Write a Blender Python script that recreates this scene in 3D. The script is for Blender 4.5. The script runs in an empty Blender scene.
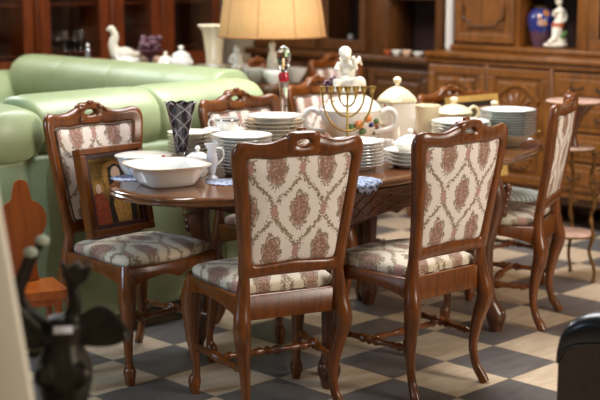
import bpy, bmesh, math, random
from math import sin, cos, pi, atan2, sqrt, radians, hypot
from mathutils import Vector, Matrix
random.seed(7)
SC = bpy.context.scene
COL = SC.collection

# ------------------------------------------------------------------ materials
def srgb(r, g, b):
    f = lambda c: ((c / 255 + .055) / 1.055) ** 2.4 if c > 10 else c / 255 / 12.92
    return (f(r), f(g), f(b), 1)

class NT:
    def __init__(s, name):
        s.m = bpy.data.materials.new(name); s.m.use_nodes = True
        s.t = s.m.node_tree; s.b = s.t.nodes['Principled BSDF']
    def n(s, typ, **kw):
        nd = s.t.nodes.new('ShaderNode' + typ)
        for k, v in kw.items(): setattr(nd, k, v)
        return nd
    def l(s, a, b): s.t.links.new(a, b)
    def inp(s, nd, i, v):
        if hasattr(v, 'is_output') or isinstance(v, bpy.types.NodeSocket): s.l(v, nd.inputs[i])
        else: nd.inputs[i].default_value = v
    def math(s, op, a, b=0.0, clamp=False):
        nd = s.n('Math', operation=op, use_clamp=clamp)
        s.inp(nd, 0, a); s.inp(nd, 1, b)
        return nd.outputs[0]
    def mix(s, f, a, b):
        nd = s.n('Mix', data_type='RGBA')
        s.inp(nd, 0, f); s.inp(nd, 6, a); s.inp(nd, 7, b)
        return nd.outputs[2]
    def co(s): return s.n('TexCoord').outputs['Object']
    def noise(s, vec, scale, detail=4, rough=.55, stretch=None):
        if stretch:
            mp = s.n('Mapping'); s.l(vec, mp.inputs[0]); mp.inputs['Scale'].default_value = stretch; vec = mp.outputs[0]
        nd = s.n('TexNoise'); s.l(vec, nd.inputs['Vector'])
        nd.inputs['Scale'].default_value = scale; nd.inputs['Detail'].default_value = detail; nd.inputs['Roughness'].default_value = rough
        return nd.outputs['Fac']
    def ramp(s, f, stops):
        nd = s.n('ValToRGB'); s.l(f, nd.inputs[0]); e = nd.color_ramp.elements
        while len(e) < len(stops): e.new(.5)
        for k, (p, c) in enumerate(stops): e[k].position = p; e[k].color = c
        return nd.outputs[0]
    def sep(s, v):
        nd = s.n('SeparateXYZ'); s.l(v, nd.inputs[0]); return nd.outputs
    def bump(s, h, strength=.3, dist=.01):
        nd = s.n('Bump'); nd.inputs['Strength'].default_value = strength; nd.inputs['Distance'].default_value = dist
        s.l(h, nd.inputs['Height']); s.l(nd.outputs[0], s.b.inputs['Normal'])
    def set(s, **kw):
        for k, v in kw.items(): s.inp(s.b, k.replace('_', ' '), v)
        return s

def plain(name, c, rough=.5, metal=0, var=.12, scale=30, **kw):
    t = NT(name); v = t.noise(t.co(), scale)
    c2 = tuple(x * (1 - var) for x in c[:3]) + (1,); c1 = tuple(min(1, x * (1 + var)) for x in c[:3]) + (1,)
    t.l(t.ramp(v, [(.3, c2), (.7, c1)]), t.b.inputs['Base Color'])
    t.set(Roughness=rough, Metallic=metal, **kw)
    return t.m

def wood(name, light, dark, rough=.32, scale=6, stretch=(6, 6, 1), coat=.25, carve=0):
    t = NT(name); c = t.co()
    f = t.noise(c, scale, 6, .6, stretch)
    f2 = t.noise(c, 4, 2)
    g = t.math('ADD', t.math('MULTIPLY', f, .8), t.math('MULTIPLY', f2, .25))
    t.l(t.ramp(g, [(.3, dark), (.5, tuple((a + b) / 2 for a, b in zip(light, dark))), (.75, light)]), t.b.inputs['Base Color'])
    t.set(Roughness=rough, Coat_Weight=coat, Coat_Roughness=.15)
    t.bump(f, .08, .004)
    return t.m

def damask(name, ax, ay, cream, brown, pink, du=.192, dv=.31, u0=0, v0=0):
    """half-drop ogee damask: pale ground, brown leafy lattice, rosy medallions"""
    t = NT(name); c = t.co(); x = t.sep(c)
    n1 = t.n('TexNoise'); t.l(c, n1.inputs['Vector']); n1.inputs['Scale'].default_value = 55; n1.inputs['Detail'].default_value = 2
    n1.inputs['Scale'].default_value = 90
    n3 = t.n('TexNoise'); t.l(c, n3.inputs['Vector']); n3.inputs['Scale'].default_value = 150; n3.inputs['Detail'].default_value = 1
    wob = t.math('SUBTRACT', n1.outputs['Fac'], .5); wob2 = t.math('SUBTRACT', n3.outputs['Fac'], .5)
    A = t.math('MULTIPLY', t.math('SUBTRACT', x[ax], u0), pi / du)
    B = t.math('MULTIPLY', t.math('SUBTRACT', x[ay], v0), pi / dv)
    # ogee: bend the diamond net into pointed ovals
    Bo = t.math('SUBTRACT', B, t.math('MULTIPLY', t.math('SINE', t.math('MULTIPLY', B, 4)), .17))
    ab = lambda v: t.math('ABSOLUTE', v)
    h = ab(t.math('MULTIPLY', t.math('COSINE', A), t.math('COSINE', Bo)))
    h2 = ab(t.math('MULTIPLY', t.math('SINE', A), t.math('SINE', Bo)))
    d = ab(t.math('SUBTRACT', h, h2))                     # 0 on the net, 1 in the middle of each medallion
    sq = lambda v: t.math('MULTIPLY', v, v)
    r1 = t.math('SQRT', t.math('ADD', t.math('MULTIPLY', sq(t.math('SINE', A)), 1.25), sq(t.math('SINE', B))))
    r2 = t.math('SQRT', t.math('ADD', t.math('MULTIPLY', sq(t.math('COSINE', A)), 1.25), sq(t.math('COSINE', B))))
    r = t.math('MINIMUM', r1, r2)
    first = t.math('LESS_THAN', r1, r2)
    sa = t.math('ADD', t.math('MULTIPLY', first, t.math('SUBTRACT', t.math('TANGENT', A), 0)), t.math('MULTIPLY', t.math('SUBTRACT', 1, first), t.math('DIVIDE', -1, t.math('TANGENT', A))))
    sb = t.math('ADD', t.math('MULTIPLY', first, t.math('TANGENT', B)), t.math('MULTIPLY', t.math('SUBTRACT', 1, first), t.math('DIVIDE', -1, t.math('TANGENT', B))))
    fan = t.math('SINE', t.math('MULTIPLY', t.math('ARCTAN2', sa, t.math('ADD', sb, .55)), 11))
    rs = t.math('ADD', r, t.math('ADD', t.math('MULTIPLY', fan, .03), t.math('MULTIPLY', wob2, .10)))
    med = t.math('LESS_THAN', rs, .53)
    rim = t.math('MULTIPLY', t.math('LESS_THAN', ab(t.math('SUBTRACT', t.math('ADD', r, t.math('ADD', t.math('MULTIPLY', fan, .06), t.math('MULTIPLY', wob2, .30))), .60)), .06), t.math('SUBTRACT', 1, med))
    b1 = t.math('ADD', sq(t.math('COSINE', A)), t.math('MULTIPLY', sq(t.math('SINE', B)), .7)); b2 = t.math('ADD', sq(t.math('SINE', A)), t.math('MULTIPLY', sq(t.math('COSINE', B)), .7))
    bud = t.math('LESS_THAN', t.math('MINIMUM', b1, b2), .035)
    ringl = t.math('LESS_THAN', ab(t.math('SUBTRACT', t.math('ADD', r, t.math('MULTIPLY', fan, .05)), .34)), .04)
    ray = t.math('MULTIPLY', t.math('GREATER_THAN', fan, .45), t.math('GREATER_THAN', r, .12))
    dw = t.math('ADD', d, t.math('ADD', t.math('MULTIPLY', wob, .55), t.math('MULTIPLY', wob2, .8)))
    net = t.math('LESS_THAN', dw, .14)
    vo = t.n('TexVoronoi'); t.l(c, vo.inputs['Vector']); vo.inputs['Scale'].default_value = 105
    petal = t.math('GREATER_THAN', t.math('ADD', vo.outputs['Distance'], t.math('MULTIPLY', fan, .06)), .47)
    medc = t.mix(t.math('MULTIPLY', t.math('MAXIMUM', t.math('MULTIPLY', ringl, .6), petal), .75), pink, brown)
    medc = t.mix(t.math('MULTIPLY', t.math('LESS_THAN', vo.outputs['Distance'], .16), .45), medc, cream)
    col = t.mix(t.math('MULTIPLY', net, .85), cream, brown)
    col = t.mix(t.math('MULTIPLY', rim, .85), col, brown)
    col = t.mix(bud, col, pink)
    col = t.mix(med, col, medc)
    t.l(col, t.b.inputs['Base Color']); t.set(Roughness=.85, Sheen_Weight=.15)
    w = t.noise(c, 500, 2); t.bump(w, .15, .002)
    return t.m

M = {}
M['chair'] = wood('chair_walnut', srgb(132, 70, 17), srgb(60, 29, 5), .30, 7)
M['table'] = wood('table_walnut', srgb(138, 84, 42), srgb(74, 41, 17), .15, 6, (1.2, 1.2, 6), coat=.6)
M['tablelow'] = wood('table_apron_wood', srgb(104, 56, 24), srgb(52, 27, 11), .35, 8)
M['cab'] = wood('oak_cabinet', srgb(142, 86, 28), srgb(74, 41, 12), .4, 5)
M['cab2'] = wood('oak_cabinet_dark', srgb(104, 62, 24), srgb(60, 34, 12), .4, 5)
M['red'] = wood('cherry_cabinet', srgb(132, 62, 24), srgb(82, 35, 12), .35, 5)
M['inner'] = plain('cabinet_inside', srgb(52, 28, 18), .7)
M['orange'] = wood('pine_orange', srgb(178, 92, 28), srgb(126, 56, 14), .3, 5)
M['fab_back'] = damask('damask_back', 0, 2, srgb(230, 217, 205), srgb(124, 96, 64), srgb(182, 138, 128), v0=.79, u0=.0)
M['fab_seat'] = damask('damask_seat', 0, 1, srgb(214, 200, 174), srgb(122, 98, 66), srgb(170, 128, 114), v0=.02)
M['gimp'] = plain('dark_gimp', srgb(92, 70, 50), .6, 0, .5, 220)
M['leather'] = None
def leather():
    t = NT('green_leather'); c = t.co(); v = t.noise(c, 5, 4)
    t.l(t.ramp(v, [(.3, srgb(148, 162, 116)), (.7, srgb(164, 177, 134))]), t.b.inputs['Base Color'])
    t.set(Roughness=.42, Coat_Weight=.15, Coat_Roughness=.35)
    t.bump(t.noise(c, 160, 3), .12, .003); return t.m
M['leather'] = leather()
M['seam'] = plain('leather_seam', srgb(120, 142, 92), .6)
M['blackleather'] = plain('black_leather', srgb(24, 25, 28), .30, 0, .2, 60, Coat_Weight=.3)
M['brownweave'] = plain('dark_brown_upholstery', srgb(76, 61, 48), .65, 0, .3, 120)
M['white'] = plain('white_porcelain', srgb(236, 232, 222), .12, 0, .02, 8, Coat_Weight=.5)
M['cream'] = plain('cream_porcelain', srgb(232, 216, 178), .15, 0, .04, 12, Coat_Weight=.4)
M['bisque'] = plain('bisque_porcelain', srgb(236, 228, 208), .45, 0, .06, 25)
def rimmed(name, base, ring, r0, r1):
    t = NT(name); x = t.sep(t.co())
    r = t.math('SQRT', t.math('ADD', t.math('POWER', x[0], 2), t.math('POWER', x[1], 2)))
    a = t.math('MULTIPLY', t.math('GREATER_THAN', r, r0), t.math('LESS_THAN', r, r1))
    t.l(t.mix(a, base, ring), t.b.inputs['Base Color']); t.set(Roughness=.12, Coat_Weight=.5); return t.m
M['plate_gold'] = rimmed('plate_gold_rim', srgb(238, 234, 222), srgb(214, 196, 160), .1325, .2)
M['plate_green'] = rimmed('plate_green_rim', srgb(236, 236, 228), srgb(200, 212, 203), .1325, .2)
M['plate_grey'] = rimmed('plate_silver_rim', srgb(238, 236, 230), srgb(206, 204, 198), .1225, .2)
M['plate_brown'] = rimmed('plate_brown_rim', srgb(230, 224, 208), srgb(200, 172, 136), .0985, .2)
def floral(name, base):
    t = NT(name); c = t.co(); x = t.sep(c)
    v = t.n('TexVoronoi'); t.l(c, v.inputs['Vector']); v.inputs['Scale'].default_value = 26
    spot = t.math('LESS_THAN', v.outputs['Distance'], .34)
    nn = t.noise(c, 7, 1)
    band = t.math('MULTIPLY', spot, t.math('GREATER_THAN', nn, .56))
    hue = t.n('HueSaturation'); t.l(v.outputs['Color'], hue.inputs['Color']); hue.inputs['Saturation'].default_value = 1.1; hue.inputs['Value'].default_value = .8
    cc = t.ramp(t.sep(v.outputs['Color'])[0], [(.0, srgb(214, 110, 50)), (.35, srgb(98, 130, 70)), (.6, srgb(90, 100, 160)), (.85, srgb(190, 70, 80))])
    t.l(t.mix(band, base, cc), t.b.inputs['Base Color']); t.set(Roughness=.14, Coat_Weight=.5); return t.m
M['floral'] = floral('floral_porcelain', srgb(238, 230, 214))
M['brass'] = plain('old_brass', srgb(158, 128, 66), .32, .9, .25, 40)
M['bronze'] = plain('dark_bronze', srgb(46, 40, 31), .45, .7, .5, 30)
M['verdigris'] = plain('pale_patina', srgb(176, 182, 158), .6, 0, .2, 40)
M['iron'] = plain('gilded_iron', srgb(120, 84, 40), .45, .6, .6, 35)
M['irondark'] = plain('black_iron', srgb(40, 34, 26), .5, .5, .4, 35)
M['marble'] = plain('mauve_marble', srgb(196, 160, 140), .25, 0, .2, 14)
M['silver'] = plain('silver', srgb(200, 200, 200), .18, 1, .05, 20)
M['greyglaze'] = plain('silvery_glaze', srgb(204, 204, 208), .2, 0, .05, 20, Coat_Weight=.4)
M['orangeglaze'] = plain('orange_glaze', srgb(224, 128, 60), .3)
M['lace'] = plain('blue_lace', srgb(98, 110, 134), .8, 0, .35, 160)
def lacemat():
    t = NT('blue_lace'); v = t.n('TexVoronoi'); t.l(t.co(), v.inputs['Vector']); v.inputs['Scale'].default_value = 70
    t.l(t.mix(t.math('GREATER_THAN', v.outputs['Distance'], .42), srgb(66, 72, 92), srgb(164, 174, 196)), t.b.inputs['Base Color']); t.set(Roughness=.8); return t.m
M['lace'] = lacemat()
M['paper'] = plain('white_paper', srgb(226, 226, 232), .7, 0, .03, 8)
M['postcream'] = plain('cream_paint', srgb(244, 232, 208), .5, 0, .03, 6)
M['shade'] = None
def shade():
    t = NT('lampshade_cloth'); c = t.co(); w = t.noise(c, 40, 3, .6, (6, 6, .6))
    t.l(t.ramp(w, [(.3, srgb(198, 150, 94)), (.7, srgb(214, 168, 110))]), t.b.inputs['Base Color'])
    t.set(Roughness=.8)
    t.b.inputs['Emission Color'].default_value = srgb(222, 172, 100); t.b.inputs['Emission Strength'].default_value = .05
    return t.m
M['shade'] = shade()
M['braid'] = plain('shade_braid', srgb(150, 104, 56), .8)
def glass(name, c, rough=.02, trans=1.0):
    t = NT(name); v = t.noise(t.co(), 8)
    t.l(t.ramp(v, [(.2, c), (.8, tuple(min(1, x * 1.05) for x in c[:3]) + (1,))]), t.b.inputs['Base Color'])
    t.set(Roughness=rough, IOR=1.48, Transmission_Weight=trans); return t.m
M['glass'] = glass('clear_crystal', (.95, .96, .97, 1))
M['pane'] = glass('cabinet_glass', (.9, .9, .9, 1), .03)
M['redglass'] = glass('ruby_glass', (.55, .02, .04, 1), .05, .6)
M['bluefig'] = plain('cobalt_glaze', srgb(34, 44, 110), .15, 0, .3, 20, Coat_Weight=.5)
M['grape'] = plain('plum_glaze', srgb(98, 62, 74), .35, 0, .35, 50)
def cutcrystal():
    t = NT('purple_cut_crystal'); x = t.sep(t.co())
    ang = t.math('ARCTAN2', x[1], x[0])
    a = t.math('ADD', t.math('MULTIPLY', ang, 4), t.math('MULTIPLY', x[2], 95))
    b = t.math('SUBTRACT', t.math('MULTIPLY', ang, 4), t.math('MULTIPLY', x[2], 95))
    ln = t.math('MAXIMUM', t.math('GREATER_THAN', t.math('SINE', a), .93), t.math('GREATER_THAN', t.math('SINE', b), .93))
    t.l(t.mix(ln, srgb(40, 22, 32), srgb(150, 140, 144)), t.b.inputs['Base Color'])
    t.set(Roughness=.06, Transmission_Weight=.35, Coat_Weight=.5); return t.m
M['cut'] = cutcrystal()
def stripes():
    t = NT('striped_upholstery'); x = t.sep(t.co())
    s = t.math('GREATER_THAN', t.math('SINE', t.math('MULTIPLY', x[0], 190)), .35)
    t.l(t.mix(s, srgb(118, 126, 124), srgb(190, 190, 178)), t.b.inputs['Base Color']); t.set(Roughness=.75); return t.m
M['stripe'] = stripes()
def vasepaint():
    t = NT('cobalt_gilt_vase'); c = t.co(); x = t.sep(c)
    v = t.n('TexVoronoi'); t.l(c, v.inputs['Vector']); v.inputs['Scale'].default_value = 17
    sp = t.math('MULTIPLY', t.math('LESS_THAN', v.outputs['Distance'], .42), t.math('GREATER_THAN', x[2], .14))
    col = t.ramp(t.sep(v.outputs['Color'])[0], [(0, srgb(212, 160, 70)), (.5, srgb(206, 116, 60)), (.9, srgb(200, 190, 160))])
    low = t.math('LESS_THAN', t.math('ADD', x[2], t.math('MULTIPLY', t.noise(c, 20, 2), .1)), .15)
    base = t.mix(t.math('MULTIPLY', low, .8), srgb(40, 48, 112), srgb(96, 60, 54))
    t.l(t.mix(t.math('MULTIPLY', sp, .85), base, col), t.b.inputs['Base Color']); t.set(Roughness=.2, Coat_Weight=.4); return t.m
M['vasepaint'] = vasepaint()
def icon():
    t = NT('gilt_icon_panel'); c = t.co(); v = t.noise(c, 30, 4); 
    t.l(t.ramp(v, [(.3, srgb(112, 80, 34)), (.7, srgb(176, 136, 66))]), t.b.inputs['Base Color']); t.set(Roughness=.4, Metallic=.35); return t.m
M['gilt'] = icon()
M['robe_dark'] = plain('painted_dark_robe', srgb(46, 32, 24), .5, 0, .4, 60)
M['robe_red'] = plain('painted_red_robe', srgb(150, 66, 36), .5, 0, .4, 60)
M['ochre'] = plain('painted_ochre', srgb(176, 128, 60), .5, 0, .4, 80)
M['maroon'] = plain('maroon_mount', srgb(70, 40, 40), .5)
M['canvas'] = plain('dark_landscape', srgb(70, 66, 44), .6, 0, .6, 14)
M['goldframe'] = plain('gold_leaf_frame', srgb(196, 156, 84), .4, .2, .15, 30)
M['skin'] = plain('tinted_porcelain', srgb(226, 190, 160), .3)
M['rust'] = plain('rust_glaze', srgb(170, 84, 50), .3)
M['leafgreen'] = plain('green_glaze', srgb(90, 120, 66), .35)
M['wall'] = plain('plaster_wall', srgb(206, 190, 164), .8, 0, .03, 5)
M['black'] = plain('black_void', srgb(16, 13, 11), .7)
M['sash'] = plain('gap_strip_white', srgb(236, 232, 226), .8, 0, .03, 5)  # white of the strip added for the bright gap beside the hutch
def tiles():
    t = NT('chequer_floor_tiles'); c = t.co(); x = t.sep(c)
    p, q = x[0], x[1]                       # object space is already in tile units
    fp, fq = t.math('FLOOR', p), t.math('FLOOR', q)
    par = t.math('FLOORED_MODULO', t.math('ADD', fp, fq), 2.0)
    par = t.math('GREATER_THAN', par, .5)
    ep = t.math('ABSOLUTE', t.math('SUBTRACT', t.math('SUBTRACT', p, fp), .5)); eq = t.math('ABSOLUTE', t.math('SUBTRACT', t.math('SUBTRACT', q, fq), .5))
    grout = t.math('GREATER_THAN', t.math('MAXIMUM', ep, eq), .490)
    cb = t.n('CombineXYZ'); t.l(fp, cb.inputs[0]); t.l(fq, cb.inputs[1])
    wn = t.n('TexWhiteNoise'); t.l(cb.outputs[0], wn.inputs['Vector'])
    streak = t.noise(c, 2.2, 5, .6, (1, 3.5, 1))
    L = t.ramp(streak, [(.3, srgb(196, 172, 142)), (.7, srgb(220, 200, 172))])
    D = t.ramp(streak, [(.3, srgb(98, 93, 90)), (.7, srgb(120, 116, 112))])
    col = t.mix(par, D, L)
    hv = t.n('HueSaturation'); t.l(col, hv.inputs['Color'])
    t.l(t.math('ADD', .9, t.math('MULTIPLY', wn.outputs['Value'], .2)), hv.inputs['Value'])
    col = t.mix(t.math('MULTIPLY', grout, .6), hv.outputs[0], srgb(120, 106, 88))
    t.l(col, t.b.inputs['Base Color'])
    t.l(t.math('ADD', .22, t.math('MULTIPLY', streak, .2)), t.b.inputs['Roughness'])
    return t.m
M['tiles'] = tiles()

# ------------------------------------------------------------------ mesh helpers
class MB:
    def __init__(s): s.v = []; s.f = []
    def add(s, verts, faces, mat=None):
        o = len(s.v)
        s.v += [tuple(mat @ Vector(p)) if mat else tuple(p) for p in verts]
        s.f += [tuple(i + o for i in f) for f in faces]
        return s
    def loft(s, rings, caps=True, closed=False, mat=None):
        n = len(rings[0]); V = [p for r in rings for p in r]; F = []
        R = len(rings)
        for i in range(R if closed else R - 1):
            a, b = i * n, ((i + 1) % R) * n
            for j in range(n):
                k = (j + 1) % n
                F.append((a + j, a + k, b + k, b + j))
        if caps and not closed:
            F.append(tuple(range(n - 1, -1, -1))); F.append(tuple((R - 1) * n + j for j in range(n)))
        return s.add(V, F, mat)
    def lathe(s, prof, n=32, mat=None, wob=None, sx=1, sy=1):
        rings = []
        for k, (r, z) in enumerate(prof):
            rg = []
            for j in range(n):
                t = 2 * pi * j / n
                rr = max(r, 1e-4) * (1 + (wob(t, k) if wob else 0))
                rg.append((rr * cos(t) * sx, rr * sin(t) * sy, z))
            rings.append(rg)
        return s.loft(rings, mat=mat)
    def tube(s, pts, rad, n=10, mat=None, flat=1.0, up=None, closed=False):
        P = [Vector(p) for p in pts]; N = len(P)
        if not hasattr(rad, '__len__'): rad = [rad] * N
        rings = []; ref = Vector(up) if up else None
        for i, p in enumerate(P):
            if closed: d = (P[(i + 1) % N] - P[i - 1]).normalized()
            else: d = (P[min(i + 1, N - 1)] - P[max(i - 1, 0)]).normalized()
            if ref is None:
                ref = Vector((0, 0, 1)) if abs(d.z) < .9 else Vector((1, 0, 0))
            a = (ref - d * ref.dot(d)); a = a.normalized() if a.length > 1e-6 else d.orthogonal().normalized()
            if not up: ref = a
            b = d.cross(a)
            rings.append([p + (a * cos(2 * pi * j / n) + b * sin(2 * pi * j / n) * flat) * max(rad[i], 1e-4) for j in range(n)])
        return s.loft(rings, closed=closed, mat=mat)
    def box(s, x0, x1, y0, y1, z0, z1, mat=None, bev=0):
        if bev <= 0:
            V = [(x, y, z) for z in (z0, z1) for y in (y0, y1) for x in (x0, x1)]
            F = [(0, 2, 3, 1), (4, 5, 7, 6), (0, 1, 5, 4), (2, 6, 7, 3), (0, 4, 6, 2), (1, 3, 7, 5)]
            return s.add(V, F, mat)
        b = min(bev, (x1 - x0) / 2.01, (y1 - y0) / 2.01, (z1 - z0) / 2.01)
        def ring(ins, z):
            c = [(x0 + ins, y0 + ins), (x1 - ins, y0 + ins), (x1 - ins, y1 - ins), (x0 + ins, y1 - ins)]
            k = b * .6; o = []
            for (x, y), (dx0, dy0), (dx1, dy1) in zip(c, ((0, 1), (-1, 0), (0, -1), (1, 0)), ((1, 0), (0, 1), (-1, 0), (0, -1))):
                o += [(x + dx0 * k, y + dy0 * k, z), (x + dx1 * k, y + dy1 * k, z)]
            return o
        return s.loft([ring(b, z0), ring(b * .3, z0 + b * .3), ring(0, z0 + b), ring(0, z1 - b), ring(b * .3, z1 - b * .3), ring(b, z1)], mat=mat)
    def ell(s, c, r, n=14, mat=None):
        rx, ry, rz = r if hasattr(r, '__len__') else (r, r, r)
        m = n // 2 + 1; rings = []
        for i in range(m + 1):
            t = -pi / 2 + pi * i / m; cr = max(cos(t), .02)
            rings.append([(c[0] + rx * cr * cos(2 * pi * j / n), c[1] + ry * cr * sin(2 * pi * j / n), c[2] + rz * sin(t)) for j in range(n)])
        return s.loft(rings, mat=mat)
    def prism(s, outline, y0, y1, mat=None):
        """outline in (x,z), extruded along y"""
        return s.loft([[(x, y0, z) for x, z in outline], [(x, y1, z) for x, z in outline]], mat=mat)
    def build(s, name, mat, parent=None, smooth=True, ang=50):
        me = bpy.data.meshes.new(name); me.from_pydata(s.v, [], s.f); me.update()
        bm = bmesh.new(); bm.from_mesh(me); bmesh.ops.recalc_face_normals(bm, faces=bm.faces); bm.to_mesh(me); bm.free()
        if isinstance(mat, str): mat = M[mat]
        me.materials.append(mat)
        if smooth:
            for p in me.polygons: p.use_smooth = True
            try: me.set_sharp_from_angle(angle=radians(ang))
            except Exception: pass
        o = bpy.data.objects.new(name, me); COL.objects.link(o)
        if parent: o.parent = parent
        return o

def spline(pts, n=8):
    P = [Vector(p) for p in pts]; out = []
    for i in range(len(P) - 1):
        a, b, c, d = P[max(i - 1, 0)], P[i], P[i + 1], P[min(i + 2, len(P) - 1)]
        for k in range(n):
            t = k / n
            out.append(.5 * ((2 * b) + (c - a) * t + (2 * a - 5 * b + 4 * c - d) * t * t + (3 * b - a - 3 * c + d) * t ** 3))
    out.append(P[-1]); return out
def fused(o, vox=.005, smooth=3):
    m = o.modifiers.new('fuse', 'REMESH'); m.mode = 'VOXEL'; m.voxel_size = vox; m.use_smooth_shade = True
    s = o.modifiers.new('soften', 'SMOOTH'); s.iterations = smooth; s.factor = .5
    return o
def tag(o, label, cat, group=None):
    o['label'] = label; o['category'] = cat
    if group: o['group'] = group
    return o
def thing(name, label, cat, loc=(0, 0, 0), rz=0, group=None):
    o = bpy.data.objects.new(name, None); COL.objects.link(o); o.empty_display_size = .1
    o.location = loc; o.rotation_euler = (0, 0, rz)
    return tag(o, label, cat, group)
def place(o, loc, rz=0):
    o.location = loc; o.rotation_euler = (0, 0, rz); return o
def copy_tree(o, parent=None):
    c = o.copy(); COL.objects.link(c)
    if parent: c.parent = parent
    for ch in list(o.children): copy_tree(ch, c)
    return c
def structure(o): o['kind'] = 'structure'; return o

# room frame: e runs along the table, n across it away from the viewer's side
EA = radians(46.2)
E2, N2 = Vector((cos(EA), sin(EA), 0)), Vector((-sin(EA), cos(EA), 0))
O0 = Vector((.221, 5.57, 0))
def EN(e, n, z=0): return O0 + E2 * e + N2 * n + Vector((0, 0, z))
# ------------------------------------------------------------------ setting
def build_setting():
    mb = MB()
    S = .467 / sqrt(2)
    # floor mesh is authored in tile units so that the tile lattice lies in its own space
    mb.box(-14, 30, -16, 26, -.3, 0)
    f = mb.build('floor', 'tiles', smooth=False)
    # tile unit axes: p = u + v, q = v - u, turned 45 degrees and a hair of yaw, from the corner found on the floor
    f.location = (-.5577, 5.0442, 0); f.rotation_euler = (0, 0, radians(45) - .0099); f.scale = (S, S, S)
    f.rotation_euler = (0, 0, radians(45) - .0099)
    structure(f)
    def wall(name, e0, e1, n0, n1, z1=2.9):
        w = MB().box(e0, e1, n0, n1, 0, z1).build(name, 'wall', smooth=False)
        w.location = O0; w.rotation_euler = (0, 0, EA); structure(w)
    wall('wall_back', 3.3, 3.4, -2.5, 4.75)
    wall('wall_left', -3.0, 3.3, 4.65, 4.75)
    b = MB().box(3.28, 3.3, -2.5, .2 + 4.4, 0, .1).build('baseboard_back', 'cab2', smooth=False)
    b.location = O0; b.rotation_euler = (0, 0, EA); structure(b)

# ------------------------------------------------------------------ dining chair
def yback(x, z):
    t = max(0, min(1, (z - .50) / .35))
    return -.20 - .115 * max(0, z - .42) - .034 * (1 - min(1, (x / .25) ** 2)) * t

OUT = [(0, .497), (.10, .497), (.165, .494), (.204, .497), (.212, .60), (.229, .75), (.247, .90), (.254, .965), (.243, 1.003), (.215, 1.016), (.17, 1.009), (.12, 1.010), (.07, 1.026), (0, 1.040)]
INN = [(0, .553), (.09, .547), (.140, .545), (.163, .556), (.170, .61), (.184, .75), (.200, .895), (.204, .937), (.199, .951), (.18, .956), (.145, .952), (.105, .950), (.055, .954), (0, .956)]
def sym(L):
    r = spline([(x, 0, z) for x, z in L], 4); r = [(p.x, p.z) for p in r]
    return r + [(-x, z) for x, z in reversed(r[1:-1])]
OUTL, INNL = sym(OUT), sym(INN)

def rail(mb, p0, p1, ztop, low, th=.026, n=20, bow=0):
    p0, p1 = Vector(p0), Vector(p1); d = (p1 - p0); nrm = Vector((-d.y, d.x)).normalized(); rings = []
    for i in range(n + 1):
        t = i / n; c = p0 + d * t + nrm * bow * 4 * t * (1 - t)
        a, b = c - nrm * th / 2, c + nrm * th / 2; zl = low(t)
        rings.append([(a.x, a.y, zl), (b.x, b.y, zl), (b.x, b.y, ztop - .004), (b.x - nrm.x * .004, b.y - nrm.y * .004, ztop), (a.x + nrm.x * .004, a.y + nrm.y * .004, ztop), (a.x, a.y, ztop - .004)])
    mb.loft(rings)

def seat_outline(hw_f, hw_r, yf, yr, n=12):
    pts = []
    for i in range(n): t = i / n; pts.append((-hw_r + 2 * hw_r * t, yr))
    for i in range(n): t = i / n; pts.append((hw_r + (hw_f - hw_r) * t + .012 * sin(pi * t), yr + (yf - yr) * t))
    for i in range(n): t = i / n; pts.append((hw_f - 2 * hw_f * t, yf + .035 * sin(pi * t)))
    for i in range(n): t = i / n; pts.append((-hw_f + (hw_f - hw_r) * t - .012 * sin(pi * t), yf + (yr - yf) * t))
    return pts

def turned(p0, p1, r=.011):
    p0, p1 = Vector(p0), Vector(p1); pr = [(0, .7), (.06, .7), (.10, 1.15), (.13, 1.4), (.16, .8), (.20, 1.2), (.28, .85), (.36, 1.05), (.42, 1.6), (.46, .9), (.5, 1.7), (.54, .9), (.58, 1.6), (.64, 1.05), (.72, .85), (.80, 1.2), (.84, .8), (.87, 1.4), (.90, 1.15), (.94, .7), (1, .7)]
    return MB().tube([p0.lerp(p1, t) for t, _ in pr], [r * k for _, k in pr], 8)

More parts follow.
